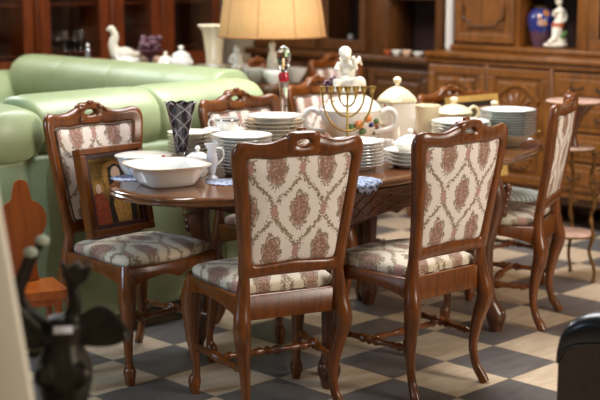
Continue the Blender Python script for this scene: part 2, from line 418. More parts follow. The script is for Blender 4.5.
def make_chair(label, group):
    t = thing('dining_chair', label, 'chair', group=group)
    # seat frame with scalloped lower edges
    mb = MB()
    side = lambda s: .352 + .034 * sin(pi * s) ** .7
    rail(mb, (-.19, -.20), (.19, -.20), .425, lambda s: .345)
    rail(mb, (.20, -.19), (.232, .215), .425, side, bow=-.008)
    rail(mb, (-.232, .215), (-.20, -.19), .425, side, bow=-.008)
    rail(mb, (.23, .222), (-.23, .222), .425, lambda s: .350 + .04 * sin(pi * s) ** .6 - .022 * max(0, 1 - abs(s - .5) * 7), bow=-.03)
    mb.build('seat_frame', 'chair', t)
    # front cabriole legs
    for s in (-1, 1):
        P = spline([(s * .218, .202, .425), (s * .224, .212, .375), (s * .229, .220, .32), (s * .226, .214, .22), (s * .217, .203, .12), (s * .216, .203, .075), (s * .219, .210, .05), (s * .219, .212, .025), (s * .219, .212, 0)], 5)
        R = [p.x for p in spline([(v, 0, 0) for v in (.027, .035, .037, .026, .0175, .0165, .026, .0225, .016)], 5)]
        m = MB().tube(P, R, 10, up=(s, 1, 0))
        # carved leaf on the knee
        m.loft([[(s * (.243 + .012 * sin(pi * k / 5)) + s * w * .6, .236 + .010 * sin(pi * k / 5) - w * .6, .385 - .024 * k) for w in (-.016 * sin(pi * (k + .7) / 6.2), 0, .016 * sin(pi * (k + .7) / 6.2))] for k in range(6)], caps=False)
        m.build('leg', 'chair', t)
    for s in (-1, 1):
        P = spline([(s * .195, -.246, 0), (s * .190, -.231, .022), (s * .180, -.204, .065), (s * .178, -.191, .14), (s * .190, -.206, .24), (s * .203, -.224, .315), (s * .195, -.210, .39), (s * .187, -.207, .48), (s * .187, -.2125, .53)], 5)
        R = [p.x for p in spline([(v, 0, 0) for v in (.018, .0195, .017, .019, .027, .033, .029, .022, .018)], 5)]
        m = MB().tube(P, R, 10, up=(1, 0, 0))
        m.build('leg', 'chair', t)
    # H stretcher of turned members
    for s in (-1, 1): turned((s * .182, -.190, .175), (s * .224, .205, .175)).build('stretcher', 'chair', t)
    turned((-.2055, .01, .175), (.2055, .01, .175), .0105).build('stretcher', 'chair', t)
    # seat cushion
    ol = seat_outline(.222, .185, .205, -.175); rings = []
    for k, (f, z) in enumerate([(1.0, .424), (1.012, .437), (1.0, .452), (.95, .464), (.84, .474), (.66, .481), (.4, .485), (.12, .486)]):
        rings.append([(x * f, (y - .015) * f + .015, z) for x, y in ol])
    MB().loft(rings).build('seat', 'fab_seat', t, ang=80)
    # open frame of the back, one closed moulding
    rings = []
    pairs = list(zip(OUTL, INNL)); half = len(OUT) * 4 - 3; pairs = pairs[half:] + pairs[:half]
    for (xo, zo), (xi, zi) in pairs:
        if abs(xo) < .04 and zo > .8: continue
        yo, yi = yback(xo, zo), yback(xi, zi); h = .017
        mid = lambda f: (xo + (xi - xo) * f, zo + (zi - zo) * f)
        rg = []
        for f, dy in ((0, -.5), (.1, -.95), (.5, -1.15), (.85, -1), (1, -.6), (1, .5), (.85, .85), (.72, .7), (.4, 1.25), (.12, .95), (0, .5)):
            x, z = mid(f); rg.append((x, (yo + (yi - yo) * f) + dy * h, z))
        rings.append(rg)
    fr = MB().loft(rings).build('back_frame', 'chair', t, ang=60)
    # pierced carved crest
    rings = []; K = 40
    for k in range(K):
        a = 2 * pi * k / K; c, s_ = cos(a), sin(a)
        hx, hz = .028 * c, 1.006 + .0115 * s_
        ox = .066 * abs(c) ** .35 * (1 if c >= 0 else -1)
        oz = .998 + (.045 + .006 * (1 - abs(c)) if s_ >= 0 else .045) * abs(s_) ** .35 * (1 if s_ >= 0 else -1)
        rg = []
        for f, dy in ((0, .55), (.25, 1.2), (.8, 1.2), (1, .6), (1, -.6), (.8, -1.1), (.25, -1.1), (0, -.5)):
            x, z = hx + (ox - hx) * f, hz + (oz - hz) * f
            rg.append((x, yback(x, z) + dy * .017, z))
        rings.append(rg)
    cr = MB().loft(rings, closed=True)
    for s in (-1, 1):      # scrolled carving on the front of the crest
        P = [(s * (.04 + .055 * q), yback(.06, 1.01) + .02, 1.024 - .016 * q + .008 * sin(q * 5)) for q in [i / 8 for i in range(9)]]
        cr.tube(P, [.009 * (1 - .7 * i / 8) for i in range(9)], 6)
        cr.ell((s * .042, yback(.04, 1.03) + .02, 1.034), (.011, .01, .011), 8)
    cr.ell((0, yback(0, 1.05) + .018, 1.05), (.02, .01, .011), 8)
    cr.build('crest_carving', 'chair', t)
    # upholstered panel
    n = len(INNL); cz = .76; front = []; back = []
    for f, dd in ((1.015, .004), (.985, .013), (.93, .019), (.8, .025), (.55, .030), (.25, .032), (.03, .032)):
        front.append([(x * f, yback(x * f, cz + (z - cz) * f) + dd - .002, cz + (z - cz) * f) for x, z in INNL])
    for f, dd in ((.03, -.012), (.5, -.012), (.95, -.010), (1.015, -.004)):
        back.append([(x * f, yback(x * f, cz + (z - cz) * f) + dd, cz + (z - cz) * f) for x, z in INNL])
    MB().loft(list(reversed(front)) + list(reversed(back))).build('backrest', 'fab_back', t, ang=70)
    MB().tube([(x * .975, yback(x * .975, cz + (z - cz) * .975) + .0145, cz + (z - cz) * .975) for x, z in INNL], .0042, 6, closed=True).build('braid_trim', 'gimp', t)
    for ch in t.children:       # seat and everything above sits a little higher, legs are longer
        for v in ch.data.vertices: v.co.z = v.co.z * (.475 / .42) if v.co.z < .42 else .475 + (v.co.z - .42) * .952
    return t

def face(dx, dy): return atan2(-dx, dy)

def build_chairs():
    G = 'matching carved dining chairs'
    a = make_chair('carved dining chair seen from behind, nearest to us, at left of the front pair', G)
    place(a, (-.120, 4.752, 0), face(-.433, .9))
    def c(label, x, y, dx, dy):
        o = copy_tree(a); o['label'] = label; return place(o, (x, y, 0), face(dx, dy))
    c('carved dining chair seen from behind, right of the front pair, pink medallions on its back', .432, 5.04, -.65, .76)
    c('carved dining chair at the table end holding a gilt framed icon on its seat', -.674, 5.25, .72, -.69)
    c('carved dining chair turned edge-on at the far right end of the table', 0.955, 6.005, -.925, .38)
    c('carved dining chair in front of the green sofa, back showing behind the plates', -.088, 5.838, .72, -.69)
    c('carved dining chair behind the crystal decanter, mostly hidden by white tureens', .298, 6.604, .72, -.69)
    c('blurred carved chair near the oak cabinets, left one of two behind the cherub', -.06, 8.05, .72, -.69)
    c('blurred carved chair near the oak cabinets, right one of two behind the cherub', .43, 8.5, .72, -.69)
    # a chair with a striped seat beyond the table carries a picture
    g = copy_tree(a); g['label'] = 'carved chair with grey striped seat beyond the table, a framed picture on it'; g.name = 'striped_chair'
    place(g, (.97, 6.66, 0), face(.6, -.8)); g.scale = (1, 1, .945)
    for ch in g.children:
        if ch.name.startswith('seat.') or ch.name == 'seat' or ch.name.startswith('backrest'):
            ch.data = ch.data.copy(); ch.data.materials[0] = M['cab2' if ch.name.startswith('back') else 'stripe']
    del g['group']

# ------------------------------------------------------------------ dining table
TZ = .795
def top_pt(t, f=1.0, a=1.24, b=.49):
    p = 2 / 2.5; c, s = cos(t), sin(t)
    return (.09 + f * a * abs(c) ** p * (1 if c >= 0 else -1), .085 + f * b * abs(s) ** p * (1 if s >= 0 else -1))
def build_table():
    t = thing('dining_table', 'long oval walnut dining table crowded with stacked plates and porcelain', 'table', O0, EA)
    K = 96; rings = []
    for d, z in ((-.03, TZ - .034), (-.008, TZ - .034), (0, TZ - .028), (.002, TZ - .02), (-.006, TZ - .014), (-.004, TZ - .006), (-.014, TZ), (-.05, TZ + .0), (-.3, TZ)):
        f = 1
        rg = []
        for k in range(K):
            x, y = top_pt(2 * pi * k / K); cx, cy = .09, .085; v = Vector((x - cx, y - cy)); L = v.length
            v = v * max(.05, (L + d) / L); rg.append((cx + v.x, cy + v.y, z))
        rings.append(rg)
    MB().loft(rings).build('tabletop', 'table', t, ang=35)
    # apron with a waved lower edge and a raised moulding
    K = 120; A = []; 
    def ap(k, off):
        th = 2 * pi * k / K; x, y = .0 + (.70 + off) * abs(cos(th)) ** .42 * (1 if cos(th) >= 0 else -1), (.43 + off) * abs(sin(th)) ** .42 * (1 if sin(th) >= 0 else -1)
        return x, y
    outer_hi, outer_lo, inner_lo, inner_hi, lip = [], [], [], [], []
    for k in range(K):
        w = .632 + .022 * cos(8 * pi * k / K * 1.0) + .012 * cos(16 * pi * k / K)
        x, y = ap(k, 0); xi, yi = ap(k, -.022); xl, yl = ap(k, .006)
        outer_hi.append((x, y, TZ - .034)); lip.append((x, y, w + .016)); outer_lo.append((xl, yl, w + .008)); inner_lo.append((xi, yi, w)); inner_hi.append((xi, yi, TZ - .034))
    def zy(r): return [(x, y + .02, z) for x, y, z in r]
    MB().loft([zy(r) for r in (inner_hi, outer_hi, lip, outer_lo, inner_lo)], closed=True, caps=False).build('apron', 'tablelow', t, ang=40)
    # lattice carved on the apron: raised crossing fillets
    mb = MB()
    for d in (1, -1):
        for k0 in range(0, K, 2):
            P = []
            for q in range(0, 5):
                k = k0 + d * q * .9; x, y = ap(k, .001); P.append((x, y + .02, .67 + .02 * q))
            mb.tube(P, .0028, 4)
    mb.build('apron_lattice', 'tablelow', t)
    LG = [(-.548, -.378), (.587, -.375), (.56, .375), (-.585, .375)]
    for i, (ex, ny) in enumerate(LG):
        s, r = (1 if ex > 0 else -1), (1 if ny > 0 else -1); q = Vector((s * .7, r * .7)); 
        def pt(d, z): return (ex + q.x * d, ny + q.y * d, z)
        P = spline([pt(-.055, TZ - .036), pt(-.045, .70), pt(-.024, .62), pt(-.03, .54), pt(-.058, .40), pt(-.052, .26), pt(-.035, .15), pt(-.018, .10), pt(-.006, .07), pt(-.006, .03), pt(-.006, 0)], 5)
        R = [p.x for p in spline([(v, 0, 0) for v in (.04, .044, .05, .044, .034, .029, .028, .040, .046, .035, .028)], 5)]
        m = MB().tube(P, R, 12, up=(q.x, q.y, 0))
        for w in (-1, 1):     # scrolled toe
            m.ell((ex + q.x * .016 - q.y * w * .026, ny + q.y * .016 + q.x * w * .026, .085), (.018, .018, .026), 8)
        for k in range(5):    # carved leaf on the knee
            m.ell((ex + q.x * (.034 - .004 * k), ny + q.y * (.034 - .004 * k), .66 - .028 * k), (.017, .017, .022), 8)
        m.build('leg', 'tablelow', t)
    return t
# ------------------------------------------------------------------ tableware
ORD = ['topmost', 'second', 'third', 'fourth', 'fifth', 'sixth', 'seventh', 'eighth', 'ninth', 'tenth', 'eleventh', 'twelfth', 'thirteenth', 'fourteenth']
def plate_mesh(R, deep=.022, scal=0, th=.0055):
    prof = [(.001, .004), (R * .35, .004), (R * .38, 0), (R * .55, 0), (R * .58, .003), (R * .68, deep * .55), (R * .97, deep), (R, deep + .002), (R * .995, deep + .004), (R * .96, deep + th * .7), (R * .68, deep * .55 + th), (R * .6, .003 + th), (R * .3, .003 + th * .9), (.001, .003 + th * .9)]
    return MB().lathe(prof, 48, wob=(lambda t, k: scal * cos(12 * t) * (1 if 5 < k < 11 else 0)) if scal else None)
def stack(x, y, R, n, dz, z0, mat, desc, group, deep=.022, scal=0, name='dinner_plate', jit=.003):
    first = None
    for i in range(n):
        if first is None: o = first = plate_mesh(R, deep, scal).build(name, mat)
        else: o = first.copy(); COL.objects.link(o)
        o.location = (x + random.uniform(-jit, jit), y + random.uniform(-jit, jit), z0 + i * dz)
        o.rotation_euler = (0, 0, random.uniform(0, 6))
        k = n - 1 - i
        tag(o, (ORD[k] if k < len(ORD) else 'lowest') + ' plate ' + ('' if k == 0 else 'down ') + desc, 'plate', group)
    return z0 + (n - 1) * dz + deep

def sq_ring(h, z, p=4.0, n=48, sx=1, sy=1, wob=0):
    r = []
    for k in range(n):
        t = 2 * pi * k / n; c, s = cos(t), sin(t); f = 1 + wob * cos(8 * t)
        r.append((h * sx * f * abs(c) ** (2 / p) * (1 if c >= 0 else -1), h * sy * f * abs(s) ** (2 / p) * (1 if s >= 0 else -1), z))
    return r

def doily(label, x, y, R, spikes=14, rz=0, bend=None, zz=TZ + .0026):
    n = spikes * 6; rings = []
    for f in (.0, .3, .6, .8, .9, 1.0):
        rg = []
        for k in range(n):
            a = 2 * pi * k / n; rr = R * f * (1 + (.11 * abs(sin(a * spikes / 2)) - .05) * (f > .7)); rg.append((rr * cos(a), rr * sin(a), 0))
        rings.append(rg)
    mb = MB(); V = [p for r in rings for p in r]; F = []
    for i in range(len(rings) - 1):
        for k in range(n): F.append((i * n + k, i * n + (k + 1) % n, (i + 1) * n + (k + 1) % n, (i + 1) * n + k))
    if bend:
        V2 = []
        for px, py, pz in V:
            w = Vector((px * cos(rz) - py * sin(rz) + x, px * sin(rz) + py * cos(rz) + y)) - O0.xy
            nn = w.dot(N2.xy); over = bend - nn
            if over > 0:
                sh = N2.xy * (over - min(over, .006)); q = Vector((px, py)) + Vector((sh.x * cos(rz) + sh.y * sin(rz), -sh.x * sin(rz) + sh.y * cos(rz)))
                V2.append((q.x, q.y, -over))
            else: V2.append((px, py, 0))
        V = V2
    mb.add(V, F); o = mb.build('lace_doily', 'lace'); m = o.modifiers.new('thick', 'SOLIDIFY'); m.thickness = .002; m.offset = 1
    place(o, (x, y, zz), rz); return tag(o, label, 'doily', 'blue lace doilies')

def build_tableware():
    z = TZ + .003
    # --- front square bowl
    t = thing('serving_bowl', 'white eight-sided serving bowl at the left front edge of the table', 'bowl', (-.522, 5.018, TZ + .0008), radians(30)); t.scale = (.95, .95, 1)
    mb = MB()
    mb.loft([sq_ring(.092, 0, 4), sq_ring(.100, .004, 4), sq_ring(.112, .02, 4), sq_ring(.135, .055, 3.8), sq_ring(.152, .072, 3.6), sq_ring(.165, .080, 3.4), sq_ring(.165, .084, 3.4), sq_ring(.149, .080, 3.6), sq_ring(.129, .055, 3.8), sq_ring(.107, .018, 4), sq_ring(.03, .012, 3)])
    mb.build('bowl_body', 'white', t, ang=45)
    MB().loft([sq_ring(.1655, .0805, 3.4), sq_ring(.167, .082, 3.4), sq_ring(.1655, .0845, 3.4), sq_ring(.161, .0838, 3.4)], closed=True, caps=False).build('gilt_rim', 'plate_brown', t)
    # --- oval covered dish
    t = thing('covered_dish', 'white oval covered dish with small flower band, behind the square bowl', 'covered dish', (-.640, 5.275, TZ + .003), radians(20)); t.scale = (.92, .92, 1)
    ov = lambda h, zz: sq_ring(h, zz, 2.2, sx=1, sy=.78)
    MB().loft([ov(.08, 0), ov(.09, .006), ov(.105, .03), ov(.118, .062), ov(.121, .070), ov(.112, .070), ov(.09, .02), ov(.02, .012)]).build('dish_body', 'white', t, ang=45)
    MB().loft([ov(.126, .071), ov(.131, .075), ov(.130, .079), ov(.122, .083), ov(.10, .087), ov(.055, .091), ov(.01, .0925)]).build('lid', 'floral', t, ang=45)
    # --- purple cut crystal vase
    t = thing('crystal_vase', 'tall flared purple cut-crystal vase with scalloped rim on clear foot', 'vase', (-.492, 5.34, TZ + .0008), 0)
    wob = lambda tt, k: (.07 * abs(cos(4 * tt)) - .03) * (1 if 5 <= k <= 9 else 0)
    prof = [(.024, .086), (.026, .095), (.030, .13), (.036, .17), (.045, .21), (.052, .245), (.060, .272), (.064, .283), (.060, .283), (.052, .266), (.038, .21), (.026, .14), (.016, .11), (.001, .105)]
    m = MB().lathe(prof, 48, wob=wob); m.v = [(x, y, zz + (.008 * abs(cos(4 * atan2(y, x))) if zz > .26 else 0)) for x, y, zz in m.v]
    m.build('vase_cup', 'cut', t, ang=40)
    MB().lathe([(.001, 0), (.044, 0), (.046, .004), (.03, .012), (.014, .024), (.012, .034), (.02, .044), (.013, .056), (.014, .07), (.022, .086), (.001, .088)], 28).build('vase_foot', 'glass', t)
    # --- plates
    stack(-.463, 5.495, .100, 9, .0155, TZ + .0008, 'plate_brown', 'in the brown-rimmed stack right behind the purple crystal vase', 'brown-rimmed plates behind the crystal vase')
    stack(-.238, 5.29, .125, 11, .0135, TZ + .003, 'plate_grey', 'in the tall stack half hidden by the left front chair back', 'white plates behind the left chair back')
    zt = stack(-.330, 5.64, .090, 8, .017, TZ + .0008, 'plate_grey', 'in the stack under the white cup, before the sofa chair', 'plates under the white cup')
    t = thing('tea_cup', 'white cup with a grey band standing on a stack of plates', 'cup', (-.318, 5.63, zt - .0195 + .009), pi)
    MB().lathe([(.001, 0), (.03, 0), (.034, .004), (.045, .02), (.050, .05), (.052, .062), (.049, .062), (.046, .03), (.03, .008), (.001, .007)], 32).build('cup_body', 'white', t)
    MB().lathe([(.0505, .047), (.0522, .05), (.0526, .056), (.0515, .058)], 32).build('band', 'silver', t)
    MB().tube(spline([(.047, 0, .05), (.07, 0, .055), (.08, 0, .036), (.066, 0, .018), (.043, 0, .02)], 5), .004, 8).build('handle', 'white', t)
    zb = stack(-.116, 5.725, .134, 10, .0165, TZ + .0008, 'plate_gold', 'in the broad gold-rimmed stack left of the crystal decanter', 'broad gold-rimmed plates')
    t = tag(MB().lathe([(.001, 0), (.07, 0), (.075, .004), (.1, .022), (.125, .03), (.127, .033), (.1, .029), (.06, .010), (.001, .009)], 48).build('soup_plate', 'white'), 'deep white soup plate crowning the broad gold-rimmed stack', 'plate'); t.location = (-.112, 5.72, zb - .0085)
    stack(.235, 5.415, .118, 8, .0135, TZ + .003, 'plate_grey', 'in the white stack between the two front chair backs', 'white plates between the front chairs')
    # cream/silver oval dishes
    for i in range(4):
        m = MB().loft([sq_ring(.09, 0, 2.3, sy=.8), sq_ring(.1, .004, 2.3, sy=.8), sq_ring(.118, .016, 2.3, sy=.8), sq_ring(.138, .02, 2.3, sy=.8), sq_ring(.139, .023, 2.3, sy=.8), sq_ring(.118, .020, 2.3, sy=.8), sq_ring(.098, .009, 2.3, sy=.8), sq_ring(.02, .008, 2.3, sy=.8)])
        o = m.build('oval_dish', ('greyglaze' if i == 0 else 'plate_green'), ang=40); place(o, (.489, 5.508, TZ + .0008 + .017 * i), radians(40))
        tag(o, ['lowest oval dish, grey metal, under the oval stack behind the right front chair', 'second lowest white oval dish in the oval stack by the right front chair', 'white oval dish just under the uppermost of the oval stack', 'uppermost white oval dish in the stack left of the right front chair'][i], 'dish', 'oval dishes behind the right front chair')
    zt = TZ + .0008 + .017 * 3 + .0085
    t = thing('sauce_boat', 'white fluted lidded sauce dish standing on the oval dishes', 'sauce dish', (.472, 5.518, zt + .005), radians(30))
    MB().loft([sq_ring(.05, 0, 2.2, sy=.7), sq_ring(.06, .01, 2.2, sy=.7, wob=.02), sq_ring(.085, .035, 2.2, sy=.7, wob=.03), sq_ring(.088, .038, 2.2, sy=.7, wob=.03), sq_ring(.08, .037, 2.2, sy=.7), sq_ring(.02, .037, 2.2, sy=.7)]).build('sauce_body', 'white', t)
    MB().lathe([(.08, .037), (.06, .05), (.03, .066), (.012, .07), (.010, .078), (.015, .086), (.008, .094), (.001, .095)], 28, sy=.72).build('lid', 'white', t)
    stack(.745, 6.03, .135, 8, .0155, TZ + .0008, 'plate_green', 'in the low stack showing above the right front chair crest', 'plates above the right chair crest')
    # right stack on a bowl
    t = tag(MB().lathe([(.001, 0), (.06, 0), (.064, .006), (.08, .02), (.112, .045), (.122, .052), (.124, .055), (.11, .051), (.075, .026), (.04, .01), (.001, .008)], 48).build('soup_bowl', 'cream'), 'footed cream bowl beneath the tall plate stack at the right table end', 'bowl')
    t.location = (.988, 6.155, TZ + .0028)
    stack(.988, 6.155, .134, 10, .0122, TZ + .043, 'plate_green', 'in the tall green-rimmed stack at the right table end', 'green-rimmed plates at the right end', deep=.02)
    t = thing('sugar_bowl', 'small cream bowl with round knob, behind the tall right-end plate stack', 'sugar bowl', (.965, 6.44, TZ + .0008))
    MB().lathe([(.001, 0), (.04, 0), (.045, .006), (.065, .04), (.07, .08), (.062, .105), (.06, .112), (.055, .11), (.001, .10)], 32).build('bowl_body', 'cream', t)
    MB().lathe([(.064, .112), (.06, .122), (.035, .142), (.012, .15), (.009, .158), (.018, .168), (.02, .176), (.013, .185), (.001, .188)], 32).build('lid', 'cream', t)
    # --- little sugar pot and creamer
    t = thing('sugar_pot', 'small white lidded pot right of the purple vase foot', 'sugar pot', (-.415, 5.222, TZ + .0008)); t.scale = (1.02, 1.02, 1.15)
    MB().lathe([(.001, 0), (.03, 0), (.034, .005), (.048, .025), (.054, .045), (.046, .062), (.044, .066), (.001, .064)], 32, wob=lambda a, k: .04 * cos(6 * a) if 2 < k < 6 else 0).build('pot_body', 'white', t)
    MB().lathe([(.05, .066), (.046, .072), (.026, .084), (.008, .088), (.007, .094), (.012, .100), (.006, .108), (.001, .109)], 28).build('lid', 'white', t)
    t = thing('cream_jug', 'slim pale silvery cream jug between small pot and plate stack', 'jug', (-.352, 5.14, TZ + .003), radians(200)); t.scale = (.85, .85, .95)
    MB().lathe([(.001, 0), (.03, 0), (.03, .006), (.014, .018), (.02, .04), (.03, .07), (.026, .10), (.02, .125), (.03, .15), (.027, .15), (.016, .12), (.001, .118)], 28, wob=lambda a, k: .18 * max(0, cos(a)) if k in (8, 9) else 0).build('jug_body', 'greyglaze', t)
    MB().tube(spline([(-.02, 0, .128), (-.05, 0, .125), (-.056, 0, .09), (-.024, 0, .058)], 5), .0045, 8).build('handle', 'white', t)
    # --- decanter
    t = thing('decanter', 'cut crystal decanter with tall egg stopper and ruby collar', 'decanter', (-.075, 5.975, TZ + .0008))
    MB().lathe([(.001, 0), (.05, 0), (.056, .006), (.062, .05), (.055, .10), (.035, .14), (.019, .165), (.017, .21), (.019, .30), (.022, .318), (.001, .32)], 20).build('bottle', 'glass', t, ang=20)
    MB().lathe([(.001, .012), (.048, .012), (.056, .05), (.05, .09), (.034, .128), (.020, .15), (.001, .152)], 20).build('wine', 'redglass', t)
    MB().lathe([(.017, .320), (.023, .324), (.024, .348), (.020, .361), (.0125, .3635), (.001, .32)], 20).build('collar', 'redglass', t)
    MB().lathe([(.001, .364), (.012, .366), (.018, .378), (.028, .40), (.0335, .43), (.031, .455), (.02, .476), (.006, .486), (.001, .487)], 12).build('stopper', 'glass', t, ang=10, smooth=False)
    # --- big floral tureen
    t = thing('soup_tureen', 'large white soup tureen painted with orange flowers, behind the menorah', 'tureen', (.228, 5.86, TZ + .0008), 0)
    MB().lathe([(.001, 0), (.06, 0), (.065, .008), (.045, .025), (.04, .04), (.07, .062), (.105, .10), (.128, .15), (.137, .19), (.137, .20), (.128, .20), (.11, .14), (.05, .06), (.001, .055)], 48).build('tureen_body', 'floral', t)
    MB().lathe([(.139, .20), (.142, .206), (.136, .216), (.118, .24), (.085, .262), (.06, .272), (.048, .274), (.001, .275)], 48).build('lid', 'floral', t)
    for s in (-1, 1): MB().tube(spline([(s * .132, 0, .185), (s * .175, 0, .205), (s * .205, 0, .18), (s * .195, 0, .125), (s * .112, 0, .10)], 6), .012, 8).build('handle', 'white', t)
    for (dx, dz, m, r) in ((-.005, .13, 'orangeglaze', .02), (.028, .155, 'orangeglaze', .017), (.05, .125, 'bluefig', .012), (-.035, .118, 'leafgreen', .017), (.015, .098, 'leafgreen', .016), (.075, .14, 'leafgreen', .014), (.09, .12, 'rust', .011)):
        a = radians(-72) + dx * 9; dz += .02; rr = (.130 - (.15 - dz) * .46) if dz < .15 else .130 + (dz - .15) * .22
        MB().ell((rr * cos(a), rr * sin(a), dz), (r * 1.1, r * 1.1, r), 8).build('flower', m, t)
    zt = TZ + .0008 + .276
    # --- cherub
    t = thing('cherub_figurine', 'seated white porcelain cherub figurine raised above the tableware', 'figurine', (.212, 5.86, zt + .004), radians(-20))
    f = MB(); f.ell((0, 0, .012), (.06, .05, .014)); f.ell((.0, .005, .045), (.048, .04, .036)); f.ell((0, .01, .095), (.034, .029, .042)); f.ell((-.004, .008, .125), (.033, .026, .022))
    f.ell((-.008, .0, .170), (.027, .028, .031)); f.ell((-.012, .006, .182), (.03, .03, .027)); f.ell((.010, -.026, .165), (.008, .007, .007))
    f.tube([(-.036, .005, .132), (-.046, -.014, .105), (-.026, -.038, .105)], [.014, .012, .009]); f.tube([(.026, .004, .130), (.046, -.014, .112), (.040, -.03, .145)], [.014, .012, .010]); f.ell((.038, -.028, .155), (.012, .012, .014))
    f.tube([(-.02, -.01, .04), (-.036, -.05, .05), (-.03, -.06, .01)], [.022, .018, .012]); f.tube([(.022, -.01, .045), (.056, -.045, .06), (.058, -.055, .012)], [.023, .019, .012])
    f.ell((.055, .015, .04), (.03, .03, .035)); f.tube([(-.02, .03, .12), (-.045, .06, .15), (-.05, .06, .12)], [.01, .015, .006]); f.tube([(.02, .03, .12), (.04, .06, .15), (.05, .06, .12)], [.01, .015, .006])
    fused(f.build('body', 'bisque', t), .0045, 2)
    g = MB()
    for i in range(26):
        g.ell((random.uniform(-.10, -.055), random.uniform(-.04, .0), .012 + abs(random.gauss(0, .024)), ), .0095, 8)
    g.v = [(x, y, min(zz, .08)) for x, y, zz in g.v]; g.build('grapes', 'grape', t)
    # --- jug with blue spot, canister, teapot
    t = thing('lidded_canister', 'tall cream porcelain canister with domed lid and round finial', 'canister', (.455, 6.08, TZ + .0008), radians(30)); t.scale = (.80, .80, .93)
    MB().loft([sq_ring(.07, 0, 4), sq_ring(.08, .01, 4), sq_ring(.088, .05, 4), sq_ring(.095, .16, 4), sq_ring(.09, .215, 4), sq_ring(.094, .23, 4), sq_ring(.086, .232, 4), sq_ring(.02, .225, 4)]).build('canister_body', 'floral', t)
    MB().loft([sq_ring(.098, .234, 4), sq_ring(.1, .24, 4), sq_ring(.09, .262, 3.4), sq_ring(.06, .292, 2.6), sq_ring(.03, .308, 2), sq_ring(.013, .314, 2), sq_ring(.011, .324, 2), sq_ring(.022, .334, 2), sq_ring(.025, .345, 2), sq_ring(.016, .357, 2), sq_ring(.003, .361, 2)]).build('lid', 'cream', t)
    for s in (-1, 1): MB().tube(spline([(s * .09, 0, .19), (s * .125, 0, .19), (s * .125, 0, .14), (s * .092, 0, .12)], 5), .008, 8).build('handle', 'cream', t)
    t = thing('cream_pot', 'cream straight-sided pot between the canister and ring-handled tureen', 'pot', (.615, 6.27, TZ + .0008), radians(-15))
    MB().lathe([(.001, 0), (.045, 0), (.048, .008), (.052, .03), (.056, .09), (.058, .15), (.066, .182), (.060, .184), (.052, .15), (.04, .03), (.001, .02)], 36).build('pot_body', 'cream', t)
    MB().tube(spline([(-.052, .0, .15), (-.09, 0, .15), (-.095, 0, .09), (-.05, 0, .06)], 6), .007, 8).build('handle', 'cream', t)
    t = thing('ring_handled_tureen', 'low cream lidded tureen with a ring handle, behind the right chair crest', 'tureen', (.76, 6.40, TZ + .0008), radians(28))
    MB().lathe([(.001, 0), (.05, 0), (.052, .01), (.045, .03), (.07, .06), (.088, .10), (.09, .125), (.084, .127), (.07, .09), (.001, .05)], 36).build('tureen_body', 'cream', t)
    MB().lathe([(.092, .127), (.094, .133), (.08, .15), (.05, .166), (.016, .174), (.012, .182), (.02, .192), (.021, .2), (.012, .208), (.001, .21)], 36).build('lid', 'cream', t)
    for s in (1,): MB().tube([(s * .118 + .03 * cos(a), .0, .125 + .03 * sin(a)) for a in [2 * pi * i / 20 for i in range(20)]], .008, 8, closed=True).build('handle', 'cream', t)
    t = thing('china_mug', 'small white mug in front of the flowered tureen right handle', 'mug', (.372, 5.70, TZ + .0008), radians(-20))
    MB().lathe([(.001, 0), (.03, 0), (.034, .005), (.036, .05), (.041, .088), (.038, .088), (.033, .05), (.03, .01), (.001, .009)], 30).build('mug_body', 'white', t)
    MB().tube(spline([(.036, 0, .072), (.062, 0, .075), (.064, 0, .035), (.034, 0, .02)], 5), .0045, 8).build('handle', 'white', t)
    # --- menorah
    t = thing('menorah', 'seven-branched brass menorah standing among the plates', 'candelabrum', (.205, 5.60, TZ + .0008), radians(4))
    MB().lathe([(.001, 0), (.055, 0), (.058, .006), (.045, .014), (.02, .022), (.012, .04), (.016, .05), (.008, .06), (.001, .061)], 28).build('base', 'brass', t)
    MB().tube([(0, 0, .05), (0, 0, .10), (0, 0, .105), (0, 0, .11), (0, 0, .30)], [.006, .0055, .009, .0055, .005], 8).build('stem', 'brass', t)
    for R in (.036, .072, .108):
        zc = .295; P = [(R * cos(a), 0, zc - .0 + R * 1.62 * sin(a) * (.9 if R > .1 else .8 if R > .05 else .85)) for a in [pi + pi * i / 24 for i in range(25)]]
        MB().tube(P, .0045, 8, up=(0, 1, 0)).build('branch', 'brass', t)
    for i in range(-3, 4):
        MB().lathe([(.001, .293), (.006, .293), (.009, .298), (.006, .304), (.011, .31), (.015, .324), (.016, .332), (.012, .332), (.001, .326)], 14, mat=Matrix.Translation((i * .036, 0, 0))).build('candle_cup', 'brass', t)
    # doilies
    doily('blue lace doily under the square bowl at the left table tip', -.685, 5.175, .075)
    doily('blue lace doily beside the tall stack left of the left front chair', -.285, 5.075, .085, 14, .3)
    doily('blue lace doily hanging over the table edge between the front chairs', .208, 5.085, .115, 16, .2, bend=-.405)
    o = tag(MB().box(-.06, .06, -.04, .04, 0, .0015).build('folded_napkin', 'paper'), 'pale folded paper napkin at the right tip of the table', 'napkin'); place(o, (1.085, 6.40, TZ + .0005), radians(35))
